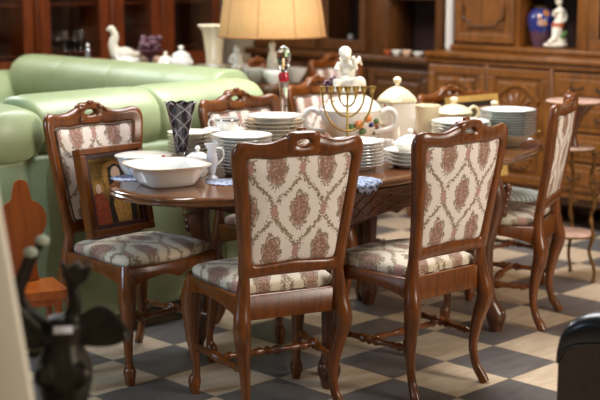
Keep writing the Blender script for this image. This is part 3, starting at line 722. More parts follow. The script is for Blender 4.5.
# ------------------------------------------------------------------ pictures on chairs
def build_pictures():
    # icon on the seat of the left chair; local x across, y out of the panel, z up
    t = thing('framed_icon', 'gilt icon of haloed figures in a dark wooden frame standing on a chair seat', 'picture')
    W, H = .165, .185
    f = MB()
    for (x0, x1, z0, z1) in ((-W, W, 0, .028), (-W, W, 2 * H - .028, 2 * H), (-W, -W + .028, .028, 2 * H - .028), (W - .028, W, .028, 2 * H - .028)): f.box(x0, x1, -.045, .006, z0, z1, bev=.004)
    f.build('frame', 'chair', t, smooth=False)
    f = MB(); w, z0, z1 = W - .028, .028, 2 * H - .028
    for (a, b, c, d) in ((-w, w, z0, z0 + .018), (-w, w, z1 - .018, z1), (-w, -w + .018, z0 + .018, z1 - .018), (w - .018, w, z0 + .018, z1 - .018)): f.box(a, b, -.03, -.008, c, d)
    f.build('mount', 'maroon', t, smooth=False)
    MB().box(-w, w, -.034, -.024, z0, z1).build('panel', 'gilt', t, smooth=False)
    def disc(cx, cz, rx, rz, y0, y1, nm, mat, n=28): MB().prism([(cx + rx * cos(2 * pi * i / n), cz + rz * sin(2 * pi * i / n)) for i in range(n)], y0, y1).build(nm, mat, t)
    y = -.0242
    cx, cz = -.02, .245
    MB().prism([(cx + (.075 if i % 2 else .062) * cos(pi * i / 24), cz + (.075 if i % 2 else .062) * sin(pi * i / 24)) for i in range(48)], y, y + .0008).build('halo', 'ochre', t)
    MB().prism([(-.10, .05), (.03, .05), (.035, .13), (.02, .20), (cx + .038, .28), (cx, .296), (cx - .038, .28), (-.075, .20), (-.105, .13)], y + .0008, y + .0016).build('robe', 'robe_dark', t)
    MB().prism([(-.07, .05), (.0, .05), (.012, .13), (-.02, .20), (-.06, .17), (-.075, .12)], y + .0016, y + .0022).build('tunic', 'ochre', t)
    disc(cx, .252, .024, .032, y + .0016, y + .0024, 'painted_face', 'skin')
    MB().prism([(.035, .05), (.11, .05), (.115, .12), (.10, .18), (.06, .18), (.035, .13)], y + .001, y + .0018).build('cloak', 'robe_red', t)
    disc(.078, .20, .028, .031, y + .0006, y + .0012, 'halo', 'ochre'); disc(.078, .198, .014, .02, y + .0018, y + .0024, 'painted_face', 'skin')
    d = Vector((.72, -.69)).normalized(); a = Vector((.69, .72)).normalized(); c = Vector((-.674, 5.25))
    # stands on the cushion, leaning back against the upholstery
    b = c + d * (-.085) + a * (.006)
    t.matrix_world = Matrix.Translation((b.x, b.y, .541)) @ Matrix.Rotation(face(d.x, d.y), 4, 'Z') @ Matrix.Rotation(radians(13), 4, 'X') @ Matrix.Diagonal((1, 1, 1, 1))
    t['label'] = t['label']
    # framed landscape on the striped chair
    t = thing('framed_painting', 'dark painting in a gilt frame leaning on the striped chair behind the table', 'picture')
    W, H2 = .175, .44
    for nm, mt, w0, w1, yy in (('frame', 'goldframe', 0, .032, (-.03, .01)), ('inner_frame', 'robe_dark', .032, .06, (-.03, 0)), ('inner_frame', 'ochre', .06, .072, (-.03, -.005))):
        f = MB()
        for (x0, x1, z0, z1) in ((-W + w0, W - w0, w0, w1), (-W + w0, W - w0, H2 - w1, H2 - w0), (-W + w0, -W + w1, w1, H2 - w1), (W - w1, W - w0, w1, H2 - w1)): f.box(x0, x1, yy[0], yy[1], z0, z1)
        f.build(nm, mt, t, smooth=False)
    MB().box(-W + .07, W - .07, -.03, -.014, .07, H2 - .07).build('canvas', 'canvas', t, smooth=False)
    d = Vector((.6, -.8)).normalized(); c = Vector((.97, 6.66)); b = c + d * (-.085) + Vector((-d.y, d.x)) * .06
    t.matrix_world = Matrix.Translation((b.x, b.y, .541)) @ Matrix.Rotation(face(d.x, d.y), 4, 'Z') @ Matrix.Rotation(radians(12.5), 4, 'X')

# ------------------------------------------------------------------ green corner sofa (room frame)
def roll(length, ry, rz, n=28, m=40, pw=2.4, mn=.57, ex=7):
    """bulging cushion along local x, centred on the origin"""
    rings = []
    for i in range(m + 1):
        u = -1 + 2 * i / m; f = mn + (1 - mn) * max(0, 1 - abs(u) ** ex) ** .5
        g = 1.0
        if abs(u) > .8: g = 1 + .012 * sin(40 * u)
        rg = []
        for j in range(n):
            t = 2 * pi * j / n; c, s = cos(t), sin(t)
            wr = 1 + (.015 * sin(9 * t + 3 * u) * abs(u) ** 3)
            rg.append((u * length / 2, ry * f * g * wr * abs(c) ** (2 / pw) * (1 if c >= 0 else -1), rz * (f * .6 + .4) * g * abs(s) ** (2 / pw) * (1 if s >= 0 else -1)))
        rings.append(rg)
    return MB().loft(rings)
def build_sofa():
    t = thing('corner_sofa', 'pale green leather corner sofa seen over its back behind the table', 'sofa', O0, EA)
    def put(mb, name, e, n, z, rz=0, mat='leather'):
        o = mb.build(name, mat, t, ang=70); o.location = (e, n, z); o.rotation_euler = (0, 0, rz); return o
    # run along the table, its back to us
    put(MB().box(-1.32, .45, .0, .16, .09, .86, bev=.03), 'back_panel', 0, .80, 0)
    for sx in (-.60, .0, .33): put(MB().tube([(sx, .797, .10), (sx, .796, .5), (sx, .797, .84)], .004, 6), 'panel_seam', 0, 0, 0, 0, 'seam')
    for e0, e1 in ((-1.05, -.36), (-.38, .31)):
        put(roll(e1 - e0, .185, .152, mn=.72, ex=10), 'back_cushion', (e0 + e1) / 2, .985, .945)
    pass
    put(MB().box(-1.3, .5, .3, .95, .09, .40, bev=.04), 'seat_base', 0, .66, 0)
    for e0, e1 in ((-1.1, -.36), (-.36, .4)): put(roll(e1 - e0, .33, .11), 'seat_cushion', (e0 + e1) / 2, 1.27, .44)
    # rounded arm at the left end: a fat roll with pleats running in depth
    put(roll(1.04, .20, .125, mn=.62, ex=4), 'armrest', -1.20, 1.265, .955, pi / 2)
    put(MB().box(-1.38, -1.08, .80, 1.70, .09, .88, bev=.03), 'arm_panel', 0, 0, 0)
    # second run, facing us, behind
    put(MB().box(.50, .74, 1.0, 3.45, .09, .86, bev=.03), 'back_panel', 0, 0, 0)
    nb = [1.40, 1.78, 2.27, 2.77, 3.22]
    for n0, n1 in zip(nb, nb[1:]): put(roll(n1 - n0 + .05, .17, .16, mn=.86, ex=9), 'back_cushion', .59, (n0 + n1) / 2, .94, pi / 2)
    put(MB().box(-.35, .5, 1.7, 3.45, .09, .40, bev=.04), 'seat_base', 0, 0, 0)
    for n0, n1 in ((1.72, 2.5), (2.5, 3.25)): put(roll(n1 - n0, .34, .11), 'seat_cushion', .12, (n0 + n1) / 2, .44, pi / 2)
    put(roll(1.2, .19, .20, mn=.7), 'armrest', .05, 3.36, .80, 0)
    put(MB().box(-.36, .6, 3.26, 3.5, .09, .62, bev=.03), 'arm_panel', 0, 0, 0)
    for e, n in ((-1.25, .86), (.40, .86), (-1.25, 1.58), (.62, 1.1), (.65, 3.38), (-.28, 3.38), (-.28, 1.8)):
        put(MB().lathe([(.001, 0), (.028, 0), (.034, .09), (.001, .09)], 14), 'foot', e, n, 0, 0, 'black')

# ------------------------------------------------------------------ cabinets (room frame)
def panel_door(mb, n0, n1, z0, z1, e, arch=False):
    """raised and fielded door, front towards -e"""
    w = n1 - n0
    mb.box(e - .022, e, n0, n1, z0, z1, bev=.004)
    fr = .055
    for (a, b, c, d) in ((n0, n1, z0, z0 + fr), (n0, n1, z1 - fr, z1), (n0, n0 + fr, z0 + fr, z1 - fr), (n1 - fr, n1, z0 + fr, z1 - fr)): mb.box(e - .036, e - .02, a, b, c, d, bev=.005)
    mb.box(e - .034, e - .02, n0 + fr + .03, n1 - fr - .03, z0 + fr + .03, z1 - fr - .03, bev=.012)
def carved_fan(mb, nc, zc, e, w, h):
    for k in range(9):
        a = pi * (k + .5) / 9; P = [(e - .006 * sin(pi * q), nc + w * q * cos(a), zc + h * q * sin(a)) for q in (.15, .5, .85, 1)]
        mb.tube(P, [.010, .018, .016, .004], 6)
    for s in (-1, 1):
        mb.tube([(e, nc + s * w * (.1 + .9 * q), zc - h * .35 + h * .2 * sin(q * 5)) for q in [i / 10 for i in range(11)]], [.016 - .0012 * i for i in range(11)], 6)
def arch_mould(mb, n0, n1, z, e, rise):
    mb.tube([(e, n0 + (n1 - n0) * q, z + rise * sin(pi * q)) for q in [i / 20 for i in range(21)]], .014, 6)

def build_cabinets():
    # carved sideboard on the right
    sb = thing('carved_sideboard', 'long carved oak sideboard with doors and drawers at the right back', 'sideboard', O0, EA)
    E = 2.77
    MB().box(E, 3.27, -.90, 1.76, .22, 1.045).build('carcass', 'cab', sb, smooth=False)
    MB().box(E - .05, 3.28, -.95, 1.772, 1.045, 1.085, bev=.012).build('worktop', 'cab', sb)
    MB().box(E - .03, E, -.92, 1.77, 1.01, 1.045, bev=.008).build('cornice_moulding', 'cab', sb)
    MB().box(E + .06, 3.25, -.88, 1.74, .16, .22).build('plinth', 'cab2', sb, smooth=False)
    for n in (-.84, .24, .76, 1.70):
        for e in (E + .05, 3.2): MB().lathe([(.001, 0), (.03, 0), (.045, .03), (.05, .07), (.03, .10), (.035, .16), (.001, .16)], 16, mat=Matrix.Translation((e, n, 0))).build('foot', 'cab2', sb)
    for n0, n1 in ((1.275, 1.735), (.785, 1.255), (-.27, .20), (-.75, -.28)):
        m = MB(); panel_door(m, n0, n1, .27, 1.0, E); d = m.build('door', 'cab', sb, smooth=False)
        c = MB(); carved_fan(c, (n0 + n1) / 2, .70, E - .036, .15, .15); arch_mould(c, n0 + .07, n1 - .07, .80, E - .036, .10); c.build('carving', 'cab', d); c = MB(); carved_fan(c, (n0 + n1) / 2, .45, E - .036, .13, -.10); c.build('carving', 'cab', d)
        MB().ell((E - .05, n0 + .05, .62), .014, 8).build('knob', 'brass', d)
    for i in range(4):
        z0 = .27 + .185 * i; m = MB(); n0, n1 = .225, .76
        m.box(E - .025, E, n0, n1, z0, z0 + .17, bev=.006); m.box(E - .034, E - .02, n0 + .04, n1 - .04, z0 + .035, z0 + .135, bev=.01)
        d = m.build('drawer', 'cab', sb, smooth=False)
        for s in (.33, .67):
            nc = n0 + (n1 - n0) * s
            MB().tube(spline([(E - .034, nc - .045, z0 + .09), (E - .055, nc - .03, z0 + .08), (E - .06, nc, z0 + .072), (E - .055, nc + .03, z0 + .08), (E - .034, nc + .045, z0 + .09)], 4), .006, 6).build('handle', 'irondark', d)
    for n in (1.265, .775, .212, -.275): MB().box(E - .03, E + .01, n - .012, n + .012, .25, 1.03, bev=.005).build('stile', 'cab', sb)
    # upper hutch standing on the sideboard
    h = thing('hutch', 'oak hutch with panelled door and open niche standing on the carved sideboard', 'cabinet', O0 + N2 * .09 + Vector((0, 0, 1.0852)), EA)
    E = 2.95; z = 0
    MB().box(E + .03, 3.27, 1.09, 1.60, 0, 1.0).build('cupboard', 'cab', h, smooth=False)
    MB().box(E - .02, 3.275, -.75, 1.62, -.0, .04, bev=.01).build('base_moulding', 'cab', h)
    m = MB(); panel_door(m, 1.12, 1.595, .06, .98, E + .03); d = m.build('door', 'cab', h, smooth=False)
    c = MB(); c.tube(spline([(E - .004, 1.20, .30), (E - .006, 1.20, .22), (E - .006, 1.24, .205), (E - .006, 1.25, .175), (E - .006, 1.36, .165), (E - .006, 1.47, .175), (E - .006, 1.48, .205), (E - .006, 1.52, .22), (E - .004, 1.52, .30)], 5), .009, 6); c.build('carving', 'cab2', d)
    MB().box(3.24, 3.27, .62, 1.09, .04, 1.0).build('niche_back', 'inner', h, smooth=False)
    MB().box(E + .02, 3.24, .645, 1.09, .374, .394).build('niche_shelf', 'cab', h, smooth=False)
    MB().box(E, 3.27, .56, .645, .04, 1.0, bev=.006).build('pilaster', 'cab', h)
    f = MB()
    for (a, b, cc, dd) in ((.02, .56, .04, .11), (.02, .56, .93, 1.0), (.02, .09, .11, .93), (.49, .56, .11, .93)): f.box(E, E + .03, a, b, cc, dd, bev=.006)
    d = f.build('door', 'cab', h, smooth=False); MB().box(E + .012, E + .016, .09, .49, .11, .93).build('pane', 'pane', d, smooth=False)
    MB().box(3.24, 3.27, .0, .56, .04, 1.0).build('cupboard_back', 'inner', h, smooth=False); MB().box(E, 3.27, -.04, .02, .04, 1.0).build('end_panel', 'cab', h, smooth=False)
    MB().box(E - .03, 3.275, -.75, 1.63, 1.0, 1.05, bev=.01).build('cornice', 'cab', h)
    # oak bookcase in the middle
    b = thing('display_bookcase', 'dark oak wall unit with glazed door and open niche behind the lamp', 'cabinet', O0, EA)
    E = 2.9; R, L = 1.80, 3.62
    MB().box(E, 3.27, R, L, 0, .98).build('lower_cupboard', 'cab2', b, smooth=False)
    for n0, n1 in ((1.84, 2.38), (2.42, 3.0), (3.04, 3.58)):
        m = MB(); panel_door(m, n0, n1, .10, .93, E); d = m.build('door', 'cab2', b, smooth=False); c = MB(); carved_fan(c, (n0 + n1) / 2, .6, E - .036, .13, .12); c.build('carving', 'cab2', d)
    MB().box(E - .06, 3.28, R - .02, L + .02, .98, 1.03, bev=.012).build('ledge', 'cab2', b)
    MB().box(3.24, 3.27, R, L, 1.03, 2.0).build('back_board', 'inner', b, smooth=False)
    for n0, n1 in ((1.80, 1.84), (2.26, 2.47), (2.88, 2.96), (3.56, 3.62)): MB().box(E + .03, 3.25, n0, n1, 1.03, 2.0, bev=.005).build('upright', 'cab2', b)
    MB().box(E + .03, 3.25, 1.84, 2.26, 1.42, 1.45).build('shelf', 'cab2', b, smooth=False); MB().box(E, 3.27, 1.78, 3.64, 2.0, 2.06, bev=.01).build('cornice', 'cab2', b)
    MB().box(E + .04, 3.25, 2.47, 2.88, 1.055, 1.06).build('shelf', 'inner', b, smooth=False)
    for n0, n1 in ((2.47, 2.88), (2.96, 3.56)):
        f = MB()
        for (a, q, cc, dd) in ((n0, n1, 1.04, 1.12), (n0, n1, 1.9, 2.0), (n0, n0 + .05, 1.12, 1.9), (n1 - .05, n1, 1.12, 1.9)): f.box(E + .02, E + .05, a, q, cc, dd, bev=.006)
        d = f.build('door', 'cab2', b, smooth=False); MB().box(E + .032, E + .036, n0 + .05, n1 - .05, 1.12, 1.9).build('pane', 'pane', d, smooth=False)
    # reddish glazed cabinets along the left wall
    def vitrine(e0, e1, label, shelf=1.0):
        v = thing('display_cabinet', label, 'cabinet', O0, EA, 'reddish display cabinets'); N = 4.2
        MB().box(e0, e1, N, 4.62, .0, .86).build('lower_cupboard', 'red', v, smooth=False)
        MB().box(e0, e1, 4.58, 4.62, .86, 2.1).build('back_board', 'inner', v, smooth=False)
        for e in (e0, e1 - .10): MB().box(e, e + .10, N, 4.58, .86, 2.1, bev=.005).build('upright', 'red', v)
        for zz in (.86, shelf, 1.36, 1.72): MB().box(e0 + .10, e1 - .10, N + .03, 4.58, zz, zz + .018).build('shelf', 'red', v, smooth=False)
        MB().box(e0 - .01, e1 + .01, N - .03, 4.62, 2.1, 2.17, bev=.01).build('cornice', 'red', v)
        f = MB(); w = .085
        for (a, b_, c, d) in ((e0 + .02, e1 - .02, .87, .98), (e0 + .02, e1 - .02, 2.0, 2.09), (e0 + .02, e0 + .02 + w, .98, 2.0), (e1 - .02 - w, e1 - .02, .98, 2.0)): f.box(a, b_, N - .025, N, c, d, bev=.006)
        dd = f.build('door', 'red', v, smooth=False); MB().box(e0 + .1, e1 - .1, N - .014, N - .010, .98, 2.0).build('pane', 'pane', dd, smooth=False)
    vitrine(.72, 1.30, 'reddish glazed display cabinet at the far left, a shiny glass inside')
    vitrine(1.32, 1.98, 'reddish glazed display cabinet holding goblets, above the sofa left half')
    vitrine(2.00, 2.48, 'reddish glazed display cabinet behind the white goose figurine')
    vitrine(2.50, 3.12, 'reddish glazed display cabinet just left of the lampshade')
    # goblets and tumblers inside
    def goblet(e, n, z0, label, s=1.0, mat='glass'):
        o = MB().lathe([(.001, 0), (.032 * s, 0), (.033 * s, .004), (.007 * s, .01), (.006 * s, .06 * s), (.024 * s, .075 * s), (.034 * s, .11 * s), (.032 * s, .15 * s), (.029 * s, .15 * s), (.03 * s, .11 * s), (.018 * s, .08 * s), (.001, .078 * s)], 20).build('goblet', mat)
        p = EN(e, n, z0); o.location = p; tag(o, label, 'goblet', 'goblets in the display cabinets')
    words = ['leftmost', 'second', 'third', 'fourth', 'fifth', 'rightmost']
    for i in range(6): goblet(1.46 + .075 * i, 4.34 + .03 * (i % 2), 1.0185, f'{words[i]} of six goblets in the display cabinet above the sofa', 1.0 if i > 1 else .7, 'silver' if i % 2 else 'glass')
    goblet(.98, 4.36, 1.0185, 'bright crystal goblet in the far left display cabinet', 1.25, 'silver')
    goblet(2.55 + .36, 2.62 - .0, 1.0605, 'left goblet behind glass in the oak wall unit', .6, 'white'); COL.objects[-1].location = EN(3.08, 2.74, 1.0605)
    goblet(3.08, 2.58, 1.0605, 'right goblet behind glass in the oak wall unit', .6, 'glass')
    # small things on the ledge of the wall unit
    lab = [('rust', 'small rust coloured pot on the wall-unit ledge', 2.22), ('white', 'small white cup on the wall-unit ledge beside rust pot', 2.14), ('skin', 'small pinkish bowl in the middle of the wall-unit ledge', 2.05), ('white', 'small white shell-like dish on the wall-unit ledge', 1.95), ('white', 'small white saucer at the right end of the wall-unit ledge', 1.86)]
    for i, (mt, lb, n) in enumerate(lab):
        o = MB().lathe([(.001, 0), (.025, 0), (.03, .006), (.046, .03 + .004 * (i % 3)), (.046, .036 + .004 * (i % 3)), (.041, .034), (.02, .012), (.001, .01)], 24).build('small_bowl', mt); o.location = EN(2.89, n, 1.0305); o.scale = (.8, .8, .9); tag(o, lb, 'bowl')
    # white strip added to paint in the bright gap between the two tall units
    m = MB(); n = 40; F = []
    rings = [[(2.97 + .012 * sin(k * 1.3), 1.722 + .05 * k / 20, 1.087), (2.985 + .012 * sin(k * 1.3), 1.722 + .05 * k / 20, 1.087), (2.985 + .012 * sin(k * 1.3), 1.722 + .05 * k / 20, 2.1), (2.97 + .012 * sin(k * 1.3), 1.722 + .05 * k / 20, 2.1)] for k in range(21)]
    o = m.loft(rings).build('bright_gap_strip', 'sash'); o.location = O0; o.rotation_euler = (0, 0, EA); tag(o, 'narrow added white strip painting the bright gap between wall unit and hutch', 'strip')
    # vase and figurine in the niche
    v = thing('painted_vase', 'cobalt blue gilded vase in the niche of the hutch', 'vase', EN(3.09, 1.085, 1.1255), 0)
    MB().lathe([(.001, 0), (.055, 0), (.06, .01), (.07, .05), (.082, .11), (.094, .165), (.088, .21), (.066, .24), (.05, .25), (.001, .25)], 36).build('vase_body', 'vasepaint', v)
    MB().lathe([(.05, .248), (.052, .255), (.060, .262), (.056, .266), (.046, .258), (.044, .25)], 36).build('gilt_rim', 'brass', v)
    g = thing('lady_figurine', 'white porcelain figurine with rust sash standing right of the blue vase', 'figurine', EN(2.86, .80, 1.0855), radians(20))
    g.location = EN(3.0, .915, 1.130); g.scale = (1.05, 1.05, 1.03)
    f = MB(); f.ell((0, 0, .018), (.085, .055, .022)); f.ell((.02, 0, .05), (.05, .045, .04)); f.tube([(.01, 0, .05), (.0, -.01, .12), (.02, 0, .17), (.025, 0, .215)], [.03, .034, .03, .024]); f.ell((.022, 0, .225), (.036, .026, .022)); f.tube([(.022, 0, .24), (.015, -.004, .265)], .011)
    f.ell((.008, -.006, .285), (.021, .022, .026)); f.tube([(-.008, 0, .225), (-.035, -.02, .20), (-.03, -.03, .235)], [.012, .010, .008]); f.tube([(.052, 0, .225), (.06, -.01, .18), (.035, -.03, .16)], [.012, .011, .008]); f.tube([(-.005, -.01, .12), (-.03, -.03, .06), (-.07, -.03, .03)], [.025, .018, .012])
    fused(f.build('body', 'bisque', g), .005, 2)
    MB().lathe([(.036, .12), (.04, .128), (.037, .148), (.033, .155)], 20, mat=Matrix.Translation((.008, -.004, 0))).build('sash', 'rust', g)
    m = MB(); m.ell((.008, -.002, .298), (.024, .024, .018)); m.build('hair', 'ochre', g)
    m = MB(); m.ell((.045, -.03, .085), (.02, .014, .022)); m.ell((.02, -.04, .07), (.018, .012, .016)); m.build('leaves', 'leafgreen', g)
# ------------------------------------------------------------------ things on the console behind the sofa
def build_console():
    t = thing('console_table', 'dark wooden console table behind the green sofa, mostly hidden', 'table', O0, EA)
    MB().box(.84, 1.26, 1.33, 3.4, .955, 1.0, bev=.008).build('tabletop', 'cab2', t)
    MB().box(.88, 1.22, 1.44, 3.34, .85, .955).build('apron', 'cab2', t, smooth=False)
    for e in (.90, 1.20):
        for n in (1.46, 3.32): MB().tube([(e, n, .86), (e, n, .5), (e, n, 0)], [.03, .025, .02], 8).build('leg', 'cab2', t)
    Z = 1.0006
    # lamp
    L = thing('table_lamp', 'big table lamp with wide tan pleated shade behind the sofa', 'lamp', EN(1.05, 1.53, Z), 0)
    f = MB(); f.lathe([(.001, 0), (.065, 0), (.068, .012), (.05, .02), (.03, .028), (.001, .03)], 28); f.tube([(0, 0, .02), (.004, 0, .06), (-.002, 0, .12), (0, 0, .17)], [.032, .04, .03, .02]); f.ell((0, 0, .20), (.022, .022, .027)); f.tube([(.03, 0, .15), (.05, -.02, .10), (.02, -.035, .09)], [.012, .01, .009])
    fused(f.build('figure_base', 'bisque', L), .006, 2)
    MB().tube([(0, 0, .21), (0, 0, .30), (0, 0, .62)], .008, 8).build('rod', 'brass', L)
    pl = lambda a, k: .004 * abs(cos(a * 9)) ** 6
    MB().lathe([(.300, .248), (.302, .256), (.290, .35), (.264, .52), (.238, .69), (.236, .69), (.262, .52), (.288, .35), (.298, .256)], 128, wob=pl).build('lamp_shade', 'shade', L, ang=70)
    for zz, r in ((.253, .3045), (.688, .2405)): MB().tube([(r * cos(a), r * sin(a), zz) for a in [2 * pi * i / 64 for i in range(64)]], .005, 6, closed=True).build('shade_trim', 'braid', L)
    for i in range(9):
        a = 2 * pi * i / 9 + .28; MB().tube([((.3045 - .147 * (zz - .253)) * cos(a), (.3045 - .147 * (zz - .253)) * sin(a), zz) for zz in (.253, .46, .688)], .002, 5).build('shade_rib', 'braid', L)
    MB().tube([(.245, 0, .68), (0, 0, .62), (-.245, 0, .68)], .004, 6).build('shade_carrier', 'brass', L)
    # goose
    g = thing('goose_figurine', 'white porcelain goose with raised neck standing behind the sofa', 'figurine', EN(1.05, 2.90, Z + .004), radians(10)); g.scale = (.72, .72, .92)
    f = MB(); f.ell((.03, 0, .075), (.11, .06, .07)); f.tube(spline([(-.04, 0, .09), (-.065, 0, .16), (-.045, 0, .22), (-.07, 0, .265)], 5), [.05 - .0016 * i for i in range(16)]); f.ell((-.075, 0, .27), (.03, .024, .024)); f.tube([(-.095, 0, .268), (-.125, 0, .258)], [.014, .005]); f.tube([(.1, 0, .08), (.17, 0, .10)], [.04, .012]); f.ell((.0, 0, .012), (.07, .05, .014))
    fused(f.build('body', 'bisque', g), .007, 2)
    g = thing('swan_dish', 'low white porcelain swan dish right beside the goose figurine', 'figurine', EN(.98, 2.75, Z), 0)
    f = MB(); f.ell((0, 0, .045), (.07, .05, .045)); f.tube(spline([(-.05, 0, .06), (-.075, 0, .10), (-.06, 0, .12)], 4), .014); f.tube([(.05, 0, .05), (.10, 0, .08)], [.03, .008]); fused(f.build('body', 'white', g), .006, 2)
    f = MB(); f.lathe([(.001, 0), (.03, 0), (.034, .01), (.022, .05), (.018, .10), (.001, .14)], 20); f.ell((.0, 0, .13), .018); o = fused(f.build('small_figurine', 'silver'), .005, 2); o.location = EN(1.05, 3.24, Z); tag(o, 'small bluish figurine at the left end behind the sofa', 'figurine')
    # dark red glass with clusters
    g = thing('red_glass_compote', 'dark red glass compote with grape clusters behind the sofa', 'glassware', EN(1.08, 2.645, Z))
    MB().lathe([(.001, 0), (.05, 0), (.052, .006), (.016, .02), (.014, .07), (.05, .10), (.085, .125), (.08, .128), (.045, .108), (.001, .10)], 28).build('stem', 'grape', g)
    m = MB()
    for i in range(22): m.ell((random.uniform(-.06, .06), random.uniform(-.05, .05), .13 + random.uniform(0, .07)), .022, 8)
    m.build('grapes', 'grape', g)
    o = MB().lathe([(.001, 0), (.05, 0), (.055, .01), (.075, .05), (.07, .07), (.05, .075), (.001, .07)], 24).build('ornament_box', 'skin'); o.location = EN(1.19, 2.78, Z); tag(o, 'round pinkish box behind the red glass compote', 'box')
    def pot(e, n, s, label, mat='white', name='ginger_jar'):
        p = thing(name, label, 'pot', EN(e, n, Z)); p.scale = (s, s, s)
        MB().lathe([(.001, 0), (.04, 0), (.045, .006), (.075, .05), (.08, .085), (.055, .115), (.05, .118), (.001, .115)], 28).build('pot_body', mat, p)
        MB().lathe([(.06, .118), (.055, .128), (.03, .145), (.012, .15), (.011, .158), (.02, .17), (.01, .182), (.001, .184)], 28).build('lid', mat, p)
    pot(1.0, 2.40, .72, 'small white ginger jar left of the lidded dish behind the sofa', 'floral')
    pot(.99, 2.245, .95, 'white lidded sweet dish with knob in the row behind the sofa', 'white', 'lidded_dish')
    o = MB().lathe([(.001, 0), (.08, 0), (.085, .006), (.14, .055), (.15, .06), (.148, .066), (.13, .06), (.08, .012), (.001, .01)], 36).build('silver_dish', 'silver'); o.location = EN(1.03, 1.99, Z); tag(o, 'broad silver dish lying behind the sofa left of tall white vase', 'dish')
    o = MB().lathe([(.001, 0), (.055, 0), (.058, .008), (.045, .03), (.05, .10), (.06, .18), (.07, .23), (.095, .258), (.092, .262), (.066, .236), (.04, .1), (.001, .06)], 32, wob=lambda a, k: .05 * cos(7 * a) if k in (7, 8) else 0).build('trumpet_vase', 'cream'); o.location = EN(1.19, 2.17, Z); o.scale = (1.05, 1.05, 1.12); tag(o, 'tall pale trumpet vase with flared white rim left of the lamp', 'vase')
    def fig(e, n, s, label):
        g = MB(); g.ell((0, 0, .015), (.06, .05, .017)); g.tube([(0, 0, .01), (.0, 0, .07), (.005, 0, .12)], [.045, .036, .028]); g.ell((.0, 0, .13), (.034, .024, .022)); g.ell((-.002, 0, .168), (.02, .02, .025)); g.tube([(-.03, 0, .13), (-.045, -.02, .10), (-.01, -.035, .09)], [.011, .01, .008]); g.ell((.045, .0, .05), (.035, .03, .04))
        o = fused(g.build('figurine', 'white'), .006, 2); o.location = EN(e, n, Z + .004); o.scale = (s, s, s); return tag(o, label, 'figurine')
    fig(.98, 1.745, 1.0, 'white porcelain lady figurine between trumpet vase and lamp')
    fig(.90, 1.655, .66, 'low white porcelain group just left of the lamp base')
    for i, (e, n, r, lb) in enumerate(((.925, 1.53, .075, 'white bowl below the lampshade, nearest the sofa corner'), (1.11, 1.42, .075, 'white bowl below the lampshade to the right of the lamp base'), (.91, 1.385, .058, 'small white bowl at the front of the console below the lamp'))):
        o = MB().lathe([(.001, 0), (r * .5, 0), (r * .55, .006), (r * .9, .045), (r * 1.03, .075), (r, .078), (r * .84, .045), (r * .4, .012), (.001, .01)], 28, wob=lambda a, k: .04 * cos(8 * a) if k in (4, 5) else 0).build('china_bowl', 'white'); o.location = EN(e, n, Z); tag(o, lb, 'bowl')

